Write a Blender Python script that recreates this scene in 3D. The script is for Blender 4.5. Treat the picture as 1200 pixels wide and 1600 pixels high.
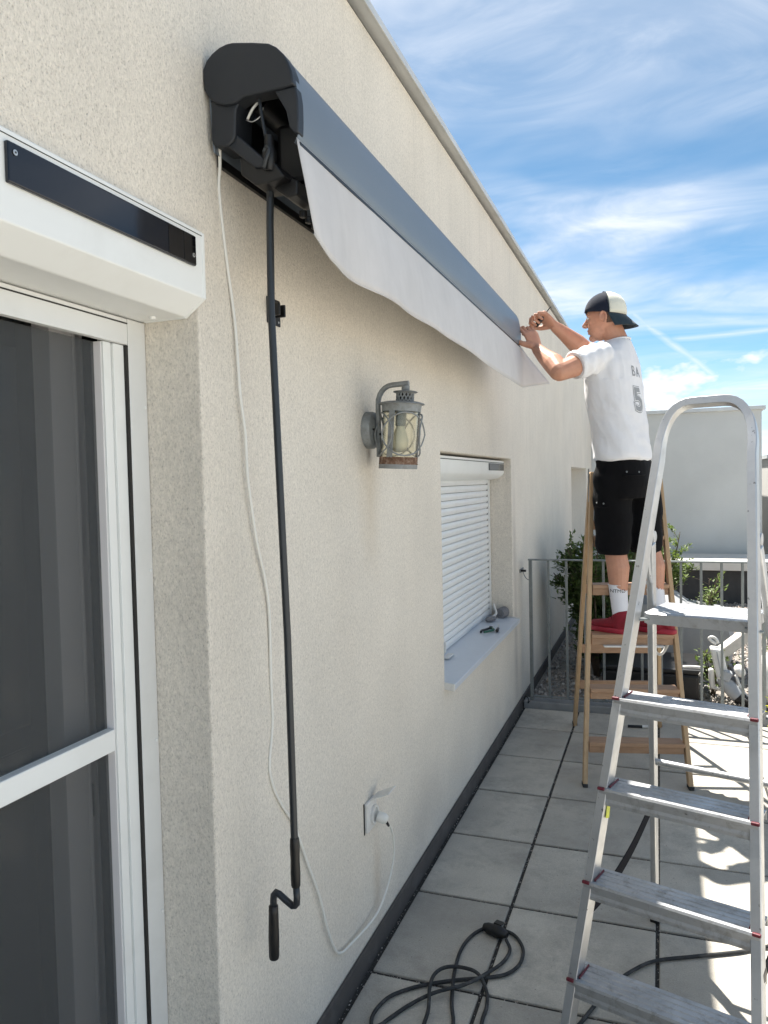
import bpy, bmesh, math, random
from mathutils import Vector, Matrix, noise
from mathutils.bvhtree import BVHTree

# ------------------------------------------------------------------ clear
for o in list(bpy.data.objects):
    bpy.data.objects.remove(o)
S = bpy.context.scene
COL = S.collection
random.seed(7)
V = Vector
R = math.radians

# ------------------------------------------------------------------ camera
YAW, PITCH, ROLL, FPX = .3485, .0392, -.0222, 1190.0
cam_d = bpy.data.cameras.new('camera')
cam = bpy.data.objects.new('camera', cam_d)
COL.objects.link(cam)
fw = V((-math.sin(YAW)*math.cos(PITCH), math.cos(YAW)*math.cos(PITCH), -math.sin(PITCH)))
rt0 = V((math.cos(YAW), math.sin(YAW), 0))
up0 = rt0.cross(fw)
rt = rt0*math.cos(ROLL) + up0*math.sin(ROLL)
up = -rt0*math.sin(ROLL) + up0*math.cos(ROLL)
cam.matrix_world = Matrix(((rt.x, up.x, -fw.x, .90), (rt.y, up.y, -fw.y, 0.0), (rt.z, up.z, -fw.z, 1.55), (0, 0, 0, 1)))
cam_d.sensor_fit = 'VERTICAL'
cam_d.sensor_height = 24.0
cam_d.sensor_width = 18.0
cam_d.lens = 24.0*FPX/1600.0
cam_d.clip_start = .05
cam_d.clip_end = 2000
S.camera = cam
S.render.resolution_x, S.render.resolution_y = 768, 1024

# ------------------------------------------------------------------ light
SUN = V((-.324, .365, 1.0)).normalized()
SUN_STRENGTH, SKY_STRENGTH, EXPOSURE = 2.95, .052, 2.16
sd = bpy.data.lights.new('sun', 'SUN')
sd.energy = SUN_STRENGTH
sd.angle = R(.53)
sd.color = (1.0, .95, .87)
so = bpy.data.objects.new('sun', sd)
COL.objects.link(so)
so.rotation_euler = SUN.to_track_quat('Z', 'Y').to_euler()
so.location = (0, 0, 20)
S.view_settings.view_transform = 'Standard'
S.view_settings.look = 'None'
S.view_settings.exposure = EXPOSURE
S.view_settings.gamma = 1.0
S.view_settings.use_curve_mapping = False
S.cycles.max_bounces = 7
S.cycles.diffuse_bounces = 4
S.cycles.glossy_bounces = 3
S.cycles.transmission_bounces = 6
S.cycles.transparent_max_bounces = 8

W = bpy.data.worlds.new('World')
S.world = W
W.use_nodes = True


class NT:
    """tiny node-tree helper"""
    def __init__(s, tree):
        s.t = tree
        s.n = tree.nodes
        s.l = tree.links

    def add(s, typ, ins=None, **props):
        nd = s.n.new(typ)
        for k, v in props.items():
            setattr(nd, k, v)
        for k, v in (ins or {}).items():
            s.put(nd, k, v)
        return nd

    def put(s, nd, k, v):
        sock = nd.inputs[k]
        if isinstance(v, bpy.types.NodeSocket):
            s.l.new(v, sock)
        elif isinstance(v, bpy.types.Node):
            s.l.new(v.outputs[0], sock)
        else:
            if sock.type == 'RGBA' and len(v) == 3:
                v = (*v, 1)
            sock.default_value = v

    def math(s, op, a, b=0.0, c=0.0, clamp=False):
        nd = s.add('ShaderNodeMath', {0: a, 1: b, 2: c}, operation=op)
        nd.use_clamp = clamp
        return nd.outputs[0]

    def vmath(s, op, a, b=(0, 0, 0), out=0):
        nd = s.add('ShaderNodeVectorMath', {0: a, 1: b}, operation=op)
        return nd.outputs[out]

    def ramp(s, f, stops, interp='LINEAR'):
        nd = s.add('ShaderNodeValToRGB', {0: f})
        cr = nd.color_ramp
        cr.interpolation = interp
        while len(cr.elements) < len(stops):
            cr.elements.new(.5)
        for e, (p, c) in zip(cr.elements, stops):
            e.position = p
            e.color = (c, c, c, 1) if not hasattr(c, '__len__') else (*c, 1)[:4]
        return nd.outputs[0]

    def mix(s, f, a, b, blend='MIX'):
        nd = s.add('ShaderNodeMix', data_type='RGBA', blend_type=blend)
        s.put(nd, 0, f)
        s.put(nd, 6, a)
        s.put(nd, 7, b)
        return nd.outputs[2]

    def noise(s, vec, scale, detail=2.0, rough=.5, dist=0.0):
        nd = s.add('ShaderNodeTexNoise', {'Scale': scale, 'Detail': detail, 'Roughness': rough, 'Distortion': dist})
        if vec is not None:
            s.put(nd, 'Vector', vec)
        return nd.outputs[0]

    def mapping(s, vec, scale=(1, 1, 1), rot=(0, 0, 0), loc=(0, 0, 0)):
        return s.add('ShaderNodeMapping', {'Vector': vec, 'Scale': scale, 'Rotation': rot, 'Location': loc}).outputs[0]


def build_world():
    t = NT(W.node_tree)
    t.n.clear()
    sky = t.add('ShaderNodeTexSky', sky_type='NISHITA')
    sky.sun_disc = False
    sky.sun_elevation = math.asin(SUN.z)
    sky.sun_rotation = math.atan2(SUN.x, SUN.y)
    sky.altitude = 200
    sky.air_density = .60
    sky.dust_density = .0
    sky.ozone_density = 2.0
    co = t.add('ShaderNodeTexCoord').outputs['Generated']
    sep = t.add('ShaderNodeSeparateXYZ', {0: co})
    x, y, z = sep.outputs
    zz = t.math('MAXIMUM', z, .0)
    den = t.math('ADD', zz, .16)
    px = t.math('DIVIDE', x, den)
    py = t.math('DIVIDE', y, den)
    flat = t.add('ShaderNodeCombineXYZ', {0: px, 1: py, 2: 0.0}).outputs[0]
    # large veils of cirrus, streaked along one wind direction
    m1 = t.mapping(flat, scale=(.6, 1.4, 1), rot=(0, 0, R(-38)), loc=(1.35, .62, 0))
    n1 = t.noise(m1, 1.15, 4, .58, .55)
    m2 = t.mapping(flat, scale=(1.3, 2.5, 1), rot=(0, 0, R(-42)), loc=(3.1, 1.7, 0))
    n2 = t.noise(m2, 1.6, 6, .60, 1.0)
    big = t.noise(t.mapping(flat, loc=(.4, 5.2, 0)), .62, 3, .5, .2)
    veil = t.ramp(n1, [(.34, 0.0), (.64, 1.0)], 'EASE')
    streak = t.ramp(n2, [(.30, 0.0), (.76, 1.0)], 'EASE')
    bigm = t.ramp(big, [(.34, .35), (.56, 1.0)])
    c = t.math('MULTIPLY', t.math('MULTIPLY_ADD', streak, .70, .36), veil)
    c = t.math('MULTIPLY', c, bigm)
    c = t.math('MAXIMUM', c, t.math('MULTIPLY', t.math('MULTIPLY', streak, .20), bigm))
    # pale veil towards the horizon
    hz = t.ramp(zz, [(.0, .08), (.08, .0), (.25, .0), (.7, .0)])
    c = t.math('ADD', c, hz)
    # low cumulus heads
    m3 = t.mapping(co, scale=(1, 1, 1.9), loc=(.37, .2, .1))
    n3 = t.noise(m3, 7.5, 5, .55)
    band = t.ramp(zz, [(.0, 1.0), (.10, .95), (.165, .45), (.22, 0.0)])
    cum = t.ramp(t.math('MULTIPLY', n3, t.math('MULTIPLY_ADD', band, .55, .45)), [(.50, 0.0), (.56, 1.0)])
    cum = t.math('MULTIPLY', cum, t.math('GREATER_THAN', band, .001))
    c = t.math('MAXIMUM', c, t.math('MULTIPLY', cum, .95))

    # two old condensation trails: great circles, soft and broken
    def trail(a, b, w, k):
        a = V(a).normalized(); b = V(b).normalized()
        nrm = a.cross(b).normalized()
        mid = (a+b).normalized()
        half = a.dot(mid)
        wob = t.math('MULTIPLY_ADD', n3, .010, -.005)
        d = t.math('ABSOLUTE', t.math('ADD', t.vmath('DOT_PRODUCT', co, tuple(nrm), 1), wob))
        s_ = t.math('SUBTRACT', 1.0, t.math('DIVIDE', d, w), clamp=True)
        e = t.math('MULTIPLY', t.math('SUBTRACT', t.vmath('DOT_PRODUCT', co, tuple(mid), 1), half), 900.0, clamp=True)
        br = t.ramp(n2, [(.35, .45), (.6, 1.0)])
        return t.math('MULTIPLY', t.math('MULTIPLY', t.math('MULTIPLY', s_, e), br), k)
    c = t.math('MAXIMUM', c, trail(TR1[0], TR1[1], .0065, .60))
    c = t.math('MAXIMUM', c, trail(TR2[0], TR2[1], .0055, .60))
    c = t.math('MINIMUM', c, .93)
    blue = t.add('ShaderNodeHueSaturation', {'Hue': .482, 'Saturation': 1.06, 'Value': .82, 'Color': sky.outputs[0]}).outputs[0]
    col = t.mix(c, blue, CLOUD)
    below = t.math('LESS_THAN', z, -.02)
    col = t.mix(below, col, (1.2, 1.2, 1.15))
    bg = t.add('ShaderNodeBackground', {0: col, 1: SKY_STRENGTH})
    out = t.add('ShaderNodeOutputWorld', {0: bg})


# where the two trails run across the sky (unit directions)
TR1 = ((-0.0397, 0.9775, 0.207), (0.071, 0.9917, 0.1073))
TR2 = ((0.0074, 0.9864, 0.1645), (0.1556, 0.9743, 0.1628))
CLOUD = (4.6, 4.8, 5.15)
build_world()
W.cycles.sampling_method = 'NONE'

# ------------------------------------------------------------------ helpers


class MB:
    """collects shapes; build() links them as one mesh object"""
    def __init__(s):
        s.v = []
        s.f = []

    def add(s, vs, fs):
        o = len(s.v)
        s.v += [V(p) for p in vs]
        s.f += [tuple(i+o for i in f) for f in fs]
        return s

    def box(s, a, b):
        (x0, y0, z0), (x1, y1, z1) = a, b
        x0, x1 = sorted((x0, x1)); y0, y1 = sorted((y0, y1)); z0, z1 = sorted((z0, z1))
        vs = [(x0, y0, z0), (x1, y0, z0), (x1, y1, z0), (x0, y1, z0), (x0, y0, z1), (x1, y0, z1), (x1, y1, z1), (x0, y1, z1)]
        return s.add(vs, [(0, 3, 2, 1), (4, 5, 6, 7), (0, 1, 5, 4), (1, 2, 6, 5), (2, 3, 7, 6), (3, 0, 4, 7)])

    def obox(s, c, ax, ay, az):
        """oriented box: centre and three half-axis vectors"""
        c = V(c); ax = V(ax); ay = V(ay); az = V(az)
        vs = [c+ax*i+ay*j+az*k for k in (-1, 1) for (i, j) in ((-1, -1), (1, -1), (1, 1), (-1, 1))]
        return s.add(vs, [(0, 3, 2, 1), (4, 5, 6, 7), (0, 1, 5, 4), (1, 2, 6, 5), (2, 3, 7, 6), (3, 0, 4, 7)])

    def bar(s, p, q, w, h, side=None, up_=None):
        """rectangular bar from p to q, w along side, h along the other"""
        p = V(p); q = V(q); d = (q-p).normalized()
        side = V(side) if side is not None else d.cross(V((0, 0, 1)))
        if side.length < 1e-4:
            side = V((1, 0, 0))
        side = (side - d*side.dot(d)).normalized()
        u = side.cross(d).normalized()
        return s.obox((p+q)/2, side*(w/2), u*(h/2), (q-p)/2)

    def rings(s, rs, close=True, cap=True):
        o = len(s.v)
        n = len(rs[0])
        for r in rs:
            s.v += [V(p) for p in r]
        for i in range(len(rs)-1):
            for j in range(n if close else n-1):
                k = (j+1) % n
                s.f.append((o+i*n+j, o+i*n+k, o+(i+1)*n+k, o+(i+1)*n+j))
        if cap:
            s.f.append(tuple(o+j for j in reversed(range(n))))
            s.f.append(tuple(o+(len(rs)-1)*n+j for j in range(n)))
        return s

    def tube(s, pts, r, n=10, cap=True, closed=False):
        pts = [V(p) for p in pts]
        m = len(pts)
        rr = r if hasattr(r, '__len__') else [r]*m
        rs = []
        pu = None
        for i, p in enumerate(pts):
            if closed:
                d = pts[(i+1) % m]-pts[i-1]
            else:
                d = pts[min(i+1, m-1)]-pts[max(i-1, 0)]
            d.normalize()
            if pu is None:
                pu = d.orthogonal().normalized()
            pu = (pu-d*pu.dot(d)).normalized()
            w = d.cross(pu)
            rs.append([p+(pu*math.cos(2*math.pi*k/n)+w*math.sin(2*math.pi*k/n))*rr[i] for k in range(n)])
        if closed:
            rs.append(rs[0])
            return s.rings(rs, cap=False)
        return s.rings(rs, cap=cap)

    def limb(s, pts, rad, n=14):
        """tapered tube with rounded ends"""
        pts = [V(p) for p in pts]
        d0 = (pts[0]-pts[1]).normalized(); d1 = (pts[-1]-pts[-2]).normalized()
        P = [pts[0]+d0*rad[0]*.85, pts[0]+d0*rad[0]*.5]+pts+[pts[-1]+d1*rad[-1]*.5, pts[-1]+d1*rad[-1]*.85]
        Q = [rad[0]*.35, rad[0]*.82]+list(rad)+[rad[-1]*.82, rad[-1]*.35]
        return s.tube(P, Q, n)

    def prism(s, prof, fn, a, b):
        """profile (u,w) list swept from a to b; fn(u,w,t)->point"""
        return s.rings([[fn(u, w, a) for u, w in prof], [fn(u, w, b) for u, w in prof]])

    def lathe(s, prof, c, axis=(0, 0, 1), n=24, cap=True):
        c = V(c); ax = V(axis).normalized(); u = ax.orthogonal().normalized(); w = ax.cross(u)
        rs = [[c+ax*h+(u*math.cos(2*math.pi*k/n)+w*math.sin(2*math.pi*k/n))*r for k in range(n)] for r, h in prof]
        return s.rings(rs, cap=cap)

    def ell(s, c, rx, ry, rz, n=16, m=10):
        """ellipsoid: centre and three half-axis vectors"""
        c = V(c); rx = V(rx); ry = V(ry); rz = V(rz)
        rs = []
        for i in range(m+1):
            a = -math.pi/2+math.pi*max(.03, min(.97, i/m))
            rs.append([c+rz*math.sin(a)+(rx*math.cos(2*math.pi*k/n)+ry*math.sin(2*math.pi*k/n))*math.cos(a) for k in range(n)])
        return s.rings(rs)

    def mesh(s, name, org=(0, 0, 0)):
        me = bpy.data.meshes.new(name)
        o = V(org)
        me.from_pydata([tuple(p-o) for p in s.v], [], s.f)
        me.validate()
        bm = bmesh.new(); bm.from_mesh(me)
        bmesh.ops.recalc_face_normals(bm, faces=bm.faces)
        bm.to_mesh(me); bm.free()
        return me

    def build(s, name, mat, parent=None, smooth=False, bevel=0.0, org=None, seg=2):
        if org is None:
            org = org_of(parent)
        me = s.mesh(name, org)
        me.materials.append(mat)
        return link(name, me, parent, smooth, bevel, None if parent else org, seg)


ORG = {}


def org_of(p):
    return V((0, 0, 0)) if p is None else V(ORG.get(p.name, (0, 0, 0)))


def link(name, me, parent=None, smooth=False, bevel=0.0, loc=None, seg=2):
    o = bpy.data.objects.new(name, me)
    COL.objects.link(o)
    if parent is not None:
        o.parent = parent
        ORG[o.name] = org_of(parent)
    elif loc is not None:
        o.location = loc
        ORG[o.name] = V(loc)
    if smooth:
        if smooth is True:
            me.shade_smooth()
        else:
            me.shade_smooth()
            me.set_sharp_from_angle(angle=R(smooth))
    if bevel:
        b = o.modifiers.new('bevel', 'BEVEL')
        b.width = bevel
        b.segments = seg
        b.limit_method = 'ANGLE'
        b.angle_limit = R(35)
        b.harden_normals = False
    return o


def tag(o, label=None, cat=None, group=None, kind=None):
    if label:
        o['label'] = label
    if cat:
        o['category'] = cat
    if group:
        o['group'] = group
    if kind:
        o['kind'] = kind
    return o


def thing(name, loc, label, cat, group=None):
    o = bpy.data.objects.new(name, None)
    COL.objects.link(o)
    o.location = loc
    o.empty_display_size = .1
    ORG[o.name] = V(loc)
    return tag(o, label, cat, group)


def copy_tree(o, parent=None, off=None):
    c = o.copy()
    COL.objects.link(c)
    if parent is not None:
        c.parent = parent
    if off is not None:
        c.location = V(o.location)+V(off)
    for ch in list(o.children):
        copy_tree(ch, c)
    return c


def smooth_path(pts, n=6):
    """Catmull-Rom"""
    P = [V(p) for p in pts]
    P = [P[0]*2-P[1]]+P+[P[-1]*2-P[-2]]
    out = []
    for i in range(1, len(P)-2):
        for k in range(n):
            t = k/n
            a, b, c, d = P[i-1], P[i], P[i+1], P[i+2]
            out.append(.5*((2*b)+(c-a)*t+(2*a-5*b+4*c-d)*t*t+(3*b-a-3*c+d)*t**3))
    out.append(P[-2])
    return out


def remesh(mb, voxel, it=2):
    """union of overlapping closed shapes into one continuous surface"""
    me = mb.mesh('tmp')
    o = bpy.data.objects.new('tmp', me)
    COL.objects.link(o)
    m = o.modifiers.new('r', 'REMESH'); m.mode = 'VOXEL'; m.voxel_size = voxel
    sm = o.modifiers.new('s', 'SMOOTH'); sm.iterations = it; sm.factor = .5
    dg = bpy.context.evaluated_depsgraph_get()
    res = bpy.data.meshes.new_from_object(o.evaluated_get(dg))
    bpy.data.objects.remove(o)
    return res


def text_mesh(txt, size, extrude=0.0, fat=0.0):
    cu = bpy.data.curves.new('txt', 'FONT')
    cu.body = txt
    cu.size = size
    cu.extrude = extrude
    cu.offset = fat
    cu.align_x = 'CENTER'
    cu.align_y = 'CENTER'
    o = bpy.data.objects.new('txt', cu)
    COL.objects.link(o)
    dg = bpy.context.evaluated_depsgraph_get()
    me = bpy.data.meshes.new_from_object(o.evaluated_get(dg))
    bpy.data.objects.remove(o)
    return me


# ------------------------------------------------------------------ materials


def mat(name, col, rough=.6, metal=0.0, var=0.0, scale=6.0, bump=0.0, bscale=80.0, spec=.5, coat=0.0, detail=4, dirt=None, dscale=3.0, damt=.4):
    m = bpy.data.materials.new(name)
    m.use_nodes = True
    t = NT(m.node_tree)
    b = t.n['Principled BSDF']
    b.inputs['Roughness'].default_value = rough
    b.inputs['Metallic'].default_value = metal
    b.inputs['Specular IOR Level'].default_value = spec
    b.inputs['Coat Weight'].default_value = coat
    co = t.add('ShaderNodeTexCoord').outputs['Object']
    c = t.add('ShaderNodeRGB'); c.outputs[0].default_value = (*col, 1)
    c = c.outputs[0]
    if var:
        f = t.noise(co, scale, detail, .6)
        k = t.ramp(f, [(.25, 1-var), (.75, 1+var)])
        c = t.mix(1.0, c, k, 'MULTIPLY')
    if dirt:
        f = t.ramp(t.noise(co, dscale, 6, .65, .3), [(.50, 0.0), (.72, damt)])
        c = t.mix(f, c, dirt)
    t.put(b, 'Base Color', c)
    if bump:
        bn = t.add('ShaderNodeBump', {'Height': t.noise(co, bscale, 4, .6), 'Strength': 1.0, 'Distance': bump})
        t.put(b, 'Normal', bn)
        if metal > .5:
            rr = t.ramp(t.noise(co, bscale*.4, 4, .6), [(.3, max(.05, rough-.12)), (.7, min(1, rough+.15))])
            t.put(b, 'Roughness', rr)
    m['t'] = 1
    return m


def stucco(name, stains=True):
    m = bpy.data.materials.new(name)
    m.use_nodes = True
    t = NT(m.node_tree)
    b = t.n['Principled BSDF']
    b.inputs['Roughness'].default_value = .93
    b.inputs['Specular IOR Level'].default_value = .18
    geo = t.add('ShaderNodeNewGeometry')
    co = geo.outputs['Position']
    sep = t.add('ShaderNodeSeparateXYZ', {0: co})
    X, Y, Z = sep.outputs
    # grains dragged by the trowel: mostly round, slightly tall
    g = t.mapping(co, scale=(1, 1, .62))
    grain = t.noise(g, 240, 3, .7)
    vor = t.add('ShaderNodeTexVoronoi', {'Vector': g, 'Scale': 230.0}, feature='F1')
    pit = t.ramp(vor.outputs['Distance'], [(.10, 0.0), (.34, 1.0)])
    pick = t.ramp(t.noise(g, 120, 2, .5), [(.42, 1.0), (.58, 0.0)])
    speck = t.ramp(grain, [(.27, .66), (.42, .93), (.60, 1.04), (.75, 1.12)])
    mott = t.ramp(t.noise(co, 2.6, 4, .6), [(.25, .93), (.75, 1.06)])
    base = t.mix(t.ramp(t.noise(co, .9, 3, .5), [(.3, 0.0), (.7, 1.0)]), (.782, .725, .632), (.757, .710, .630))
    c = t.mix(1.0, base, speck, 'MULTIPLY')
    c = t.mix(1.0, c, mott, 'MULTIPLY')
    c = t.mix(1.0, c, t.ramp(t.noise(g, 95, 3, .75), [(.30, .89), (.70, 1.08)]), 'MULTIPLY')
    holes = t.math('MULTIPLY', t.math('SUBTRACT', 1.0, pit), pick)
    c = t.mix(t.math('MULTIPLY', holes, .42), c, (.30, .28, .25))
    if stains:
        # rain streaks running down from the roof edge
        sv = t.mapping(co, scale=(1, 1, .035))
        stk = t.ramp(t.noise(sv, 26, 4, .7), [(.52, 0.0), (.74, 1.0)])
        top = t.add('ShaderNodeMapRange', {0: Z, 1: 1.2, 2: 3.1, 3: .12, 4: .40}).outputs[0]
        far = t.add('ShaderNodeMapRange', {0: Y, 1: 2.5, 2: 6.5, 3: .45, 4: 1.0}).outputs[0]
        c = t.mix(t.math('MULTIPLY', t.math('MULTIPLY', stk, top), far), c, (.40, .37, .32))
        # splash dirt just above the skirting
        low = t.add('ShaderNodeMapRange', {0: Z, 1: .02, 2: .35, 3: .28, 4: 0.0}).outputs[0]
        low = t.math('MULTIPLY', low, t.ramp(t.noise(co, 5.0, 5, .6), [(.35, .2), (.65, 1.0)]))
        c = t.mix(low, c, (.46, .44, .42))

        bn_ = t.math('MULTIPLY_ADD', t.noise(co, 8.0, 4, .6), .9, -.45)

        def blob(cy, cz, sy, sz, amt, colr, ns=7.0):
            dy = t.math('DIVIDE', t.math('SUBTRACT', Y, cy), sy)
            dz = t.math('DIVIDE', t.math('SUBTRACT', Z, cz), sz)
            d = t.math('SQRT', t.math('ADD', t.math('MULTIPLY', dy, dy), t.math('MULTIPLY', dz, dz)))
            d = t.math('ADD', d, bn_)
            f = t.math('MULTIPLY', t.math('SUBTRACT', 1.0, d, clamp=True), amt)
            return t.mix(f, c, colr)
        c = blob(2.345, 1.48, .12, .30, .35, (.52, .42, .29))     # rust run below the lantern
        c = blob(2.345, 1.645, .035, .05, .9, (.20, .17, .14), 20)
        c = blob(2.33, .22, .05, .20, .35, (.52, .40, .28))
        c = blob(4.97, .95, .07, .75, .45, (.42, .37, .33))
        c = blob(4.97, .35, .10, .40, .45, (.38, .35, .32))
        c = blob(2.9, .22, .35, .22, .35, (.40, .38, .36))
    t.put(b, 'Base Color', c)
    h = t.math('ADD', t.math('MULTIPLY', grain, 1.0), t.math('MULTIPLY', pit, .35))
    bn = t.add('ShaderNodeBump', {'Height': h, 'Strength': .85, 'Distance': .0034})
    t.put(b, 'Normal', bn)
    return m


def slab_mat():
    m = bpy.data.materials.new('concrete_slab')
    m.use_nodes = True
    t = NT(m.node_tree)
    b = t.n['Principled BSDF']
    b.inputs['Roughness'].default_value = .88
    b.inputs['Specular IOR Level'].default_value = .25
    co = t.add('ShaderNodeNewGeometry').outputs['Position']
    oi = t.add('ShaderNodeObjectInfo').outputs['Random']
    off = t.add('ShaderNodeCombineXYZ', {0: t.math('MULTIPLY', oi, 37.0), 1: t.math('MULTIPLY', oi, 91.0), 2: 0.0}).outputs[0]
    cv = t.vmath('ADD', co, off)
    c = t.mix(oi, (.440, .412, .360), (.560, .522, .450))
    c = t.mix(1.0, c, t.ramp(t.noise(cv, 3.0, 4, .5), [(.25, .88), (.75, 1.10)]), 'MULTIPLY')
    c = t.mix(1.0, c, t.ramp(t.noise(co, 210, 3, .7), [(.3, .82), (.7, 1.13)]), 'MULTIPLY')
    st = t.ramp(t.noise(cv, 3.6, 9, .78, .1), [(.46, 0.0), (.68, .85)])
    c = t.mix(st, c, (.290, .270, .238))
    lt = t.ramp(t.noise(t.vmath('ADD', cv, (11, 3, 0)), 2.6, 7, .75, .1), [(.58, 0.0), (.74, .4)])
    c = t.mix(lt, c, (.60, .565, .49))
    bl = t.ramp(t.noise(t.vmath('ADD', cv, (3, 17, 0)), 1.9, 3, .6), [(.42, 0.0), (.62, .45)])
    c = t.mix(bl, c, (.320, .302, .268))
    spk = t.ramp(t.noise(cv, 95, 2, .5), [(.70, 0.0), (.76, .7)])
    c = t.mix(spk, c, (.12, .115, .11))
    t.put(b, 'Base Color', c)
    bn = t.add('ShaderNodeBump', {'Height': t.noise(co, 180, 4, .65), 'Strength': .6, 'Distance': .002})
    t.put(b, 'Normal', bn)
    return m


def wood_mat(name, a, b_, ax=2):
    m = bpy.data.materials.new(name)
    m.use_nodes = True
    t = NT(m.node_tree)
    b = t.n['Principled BSDF']
    b.inputs['Roughness'].default_value = .55
    co = t.add('ShaderNodeTexCoord').outputs['Object']
    sc = [60, 60, 60]; sc[ax] = 3.0
    g = t.noise(t.mapping(co, scale=tuple(sc)), 1.0, 5, .6, .6)
    c = t.mix(t.ramp(g, [(.3, 0.0), (.7, 1.0)]), a, b_)
    kn = t.ramp(t.noise(t.mapping(co, scale=(9, 9, 4)), 1.0, 2, .5), [(.70, 0.0), (.76, .6)])
    c = t.mix(kn, c, (.16, .08, .04))
    t.put(b, 'Base Color', c)
    t.put(b, 'Normal', t.add('ShaderNodeBump', {'Height': g, 'Strength': .3, 'Distance': .001}))
    return m


def alu_mat(name, col=(.60, .61, .62), rough=.36, worn=False):
    m = bpy.data.materials.new(name)
    m.use_nodes = True
    t = NT(m.node_tree)
    b = t.n['Principled BSDF']
    b.inputs['Metallic'].default_value = .88
    co = t.add('ShaderNodeTexCoord').outputs['Object']
    fine = t.noise(t.mapping(co, scale=(1, 1, .25)), 120, 4, .7)
    big = t.noise(co, 11, 6, .65, .3)
    c = t.mix(t.ramp(big, [(.3, 0.0), (.72, 1.0)]), col, tuple(k*.80 for k in col))
    if worn:
        w = t.ramp(t.noise(t.mapping(co, scale=(1, 1, 1)), 28, 7, .75, .6), [(.50, 0.0), (.66, .75)])
        c = t.mix(w, c, (.33, .32, .31))
        w2 = t.ramp(t.noise(t.mapping(co, loc=(5, 2, 1)), 60, 5, .7), [(.67, 0.0), (.71, .8)])
        c = t.mix(w2, c, (.10, .10, .10))
    else:
        w2 = t.ramp(t.noise(t.mapping(co, loc=(5, 2, 1)), 70, 3, .6), [(.68, 0.0), (.72, .8)])
        c = t.mix(w2, c, (.14, .14, .14))
    t.put(b, 'Base Color', c)
    t.put(b, 'Roughness', t.ramp(big, [(.25, rough-.08), (.8, rough+.22)]))
    t.put(b, 'Normal', t.add('ShaderNodeBump', {'Height': fine, 'Strength': .35, 'Distance': .0006}))
    return m


def see_through(name, col, alpha, rough=.5, metal=0.0):
    m = bpy.data.materials.new(name)
    m.use_nodes = True
    t = NT(m.node_tree)
    b = t.n['Principled BSDF']
    b.inputs['Base Color'].default_value = (*col, 1)
    b.inputs['Roughness'].default_value = rough
    b.inputs['Metallic'].default_value = metal
    b.inputs['Alpha'].default_value = alpha
    return m


def mesh_mat():
    """fly-screen cloth: fine dark weave, partly see-through"""
    m = bpy.data.materials.new('fly_screen')
    m.use_nodes = True
    t = NT(m.node_tree)
    b = t.n['Principled BSDF']
    b.inputs['Roughness'].default_value = .7
    co = t.add('ShaderNodeNewGeometry').outputs['Position']
    n = t.noise(t.mapping(co, scale=(1, .3, 1)), 160, 3, .6)
    c = t.mix(n, (.056, .062, .066), (.085, .092, .096))
    t.put(b, 'Base Color', c)
    b.inputs['Alpha'].default_value = .46
    return m


def glass_mat(name, col=(1, 1, 1), rough=.02):
    m = bpy.data.materials.new(name)
    m.use_nodes = True
    t = NT(m.node_tree)
    b = t.n['Principled BSDF']
    b.inputs['Base Color'].default_value = (*col, 1)
    b.inputs['Transmission Weight'].default_value = 1.0
    b.inputs['Roughness'].default_value = rough
    b.inputs['IOR'].default_value = 1.45
    return m


def fabric_mat(name, col, trans=.25, fold=0.0, weave=900, streak=0.0):
    m = bpy.data.materials.new(name)
    m.use_nodes = True
    t = NT(m.node_tree)
    b = t.n['Principled BSDF']
    b.inputs['Roughness'].default_value = .9
    b.inputs['Specular IOR Level'].default_value = .15
    b.inputs['Sheen Weight'].default_value = .15
    co = t.add('ShaderNodeTexCoord').outputs['Object']
    c = t.mix(1.0, col, t.ramp(t.noise(co, 7, 5, .6), [(.3, .94), (.7, 1.04)]), 'MULTIPLY')
    if streak:
        s_ = t.ramp(t.noise(t.mapping(co, scale=(1, 1, .12)), 16, 5, .65), [(.50, 0.0), (.75, streak)])
        c = t.mix(s_, c, tuple(k*.62 for k in col))
    t.put(b, 'Base Color', c)
    h = t.noise(co, weave, 2, .5)
    if fold:
        h2 = t.noise(t.mapping(co, scale=(1, 1, .55), rot=(.4, .5, .2)), 14, 3, .5, .8)
        h = t.math('ADD', t.math('MULTIPLY', h, .02), t.math('MULTIPLY', h2, fold))
    t.put(b, 'Normal', t.add('ShaderNodeBump', {'Height': h, 'Strength': .7, 'Distance': .012 if fold else .0008}))
    if trans:
        tr = t.add('ShaderNodeBsdfTranslucent', {'Color': c})
        mx = t.add('ShaderNodeMixShader', {0: trans, 1: b.outputs[0], 2: tr.outputs[0]})
        t.l.new(mx.outputs[0], t.n['Material Output'].inputs[0])
    return m


def leaf_mat(name, a, b_):
    m = bpy.data.materials.new(name)
    m.use_nodes = True
    t = NT(m.node_tree)
    b = t.n['Principled BSDF']
    b.inputs['Roughness'].default_value = .5
    co = t.add('ShaderNodeNewGeometry')
    c = t.mix(co.outputs['Random Per Island'], a, b_)
    t.put(b, 'Base Color', c)
    tr = t.add('ShaderNodeBsdfTranslucent', {'Color': t.mix(.4, c, (.25, .35, .05))})
    mx = t.add('ShaderNodeMixShader', {0: .35, 1: b.outputs[0], 2: tr.outputs[0]})
    t.l.new(mx.outputs[0], t.n['Material Output'].inputs[0])
    return m


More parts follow.
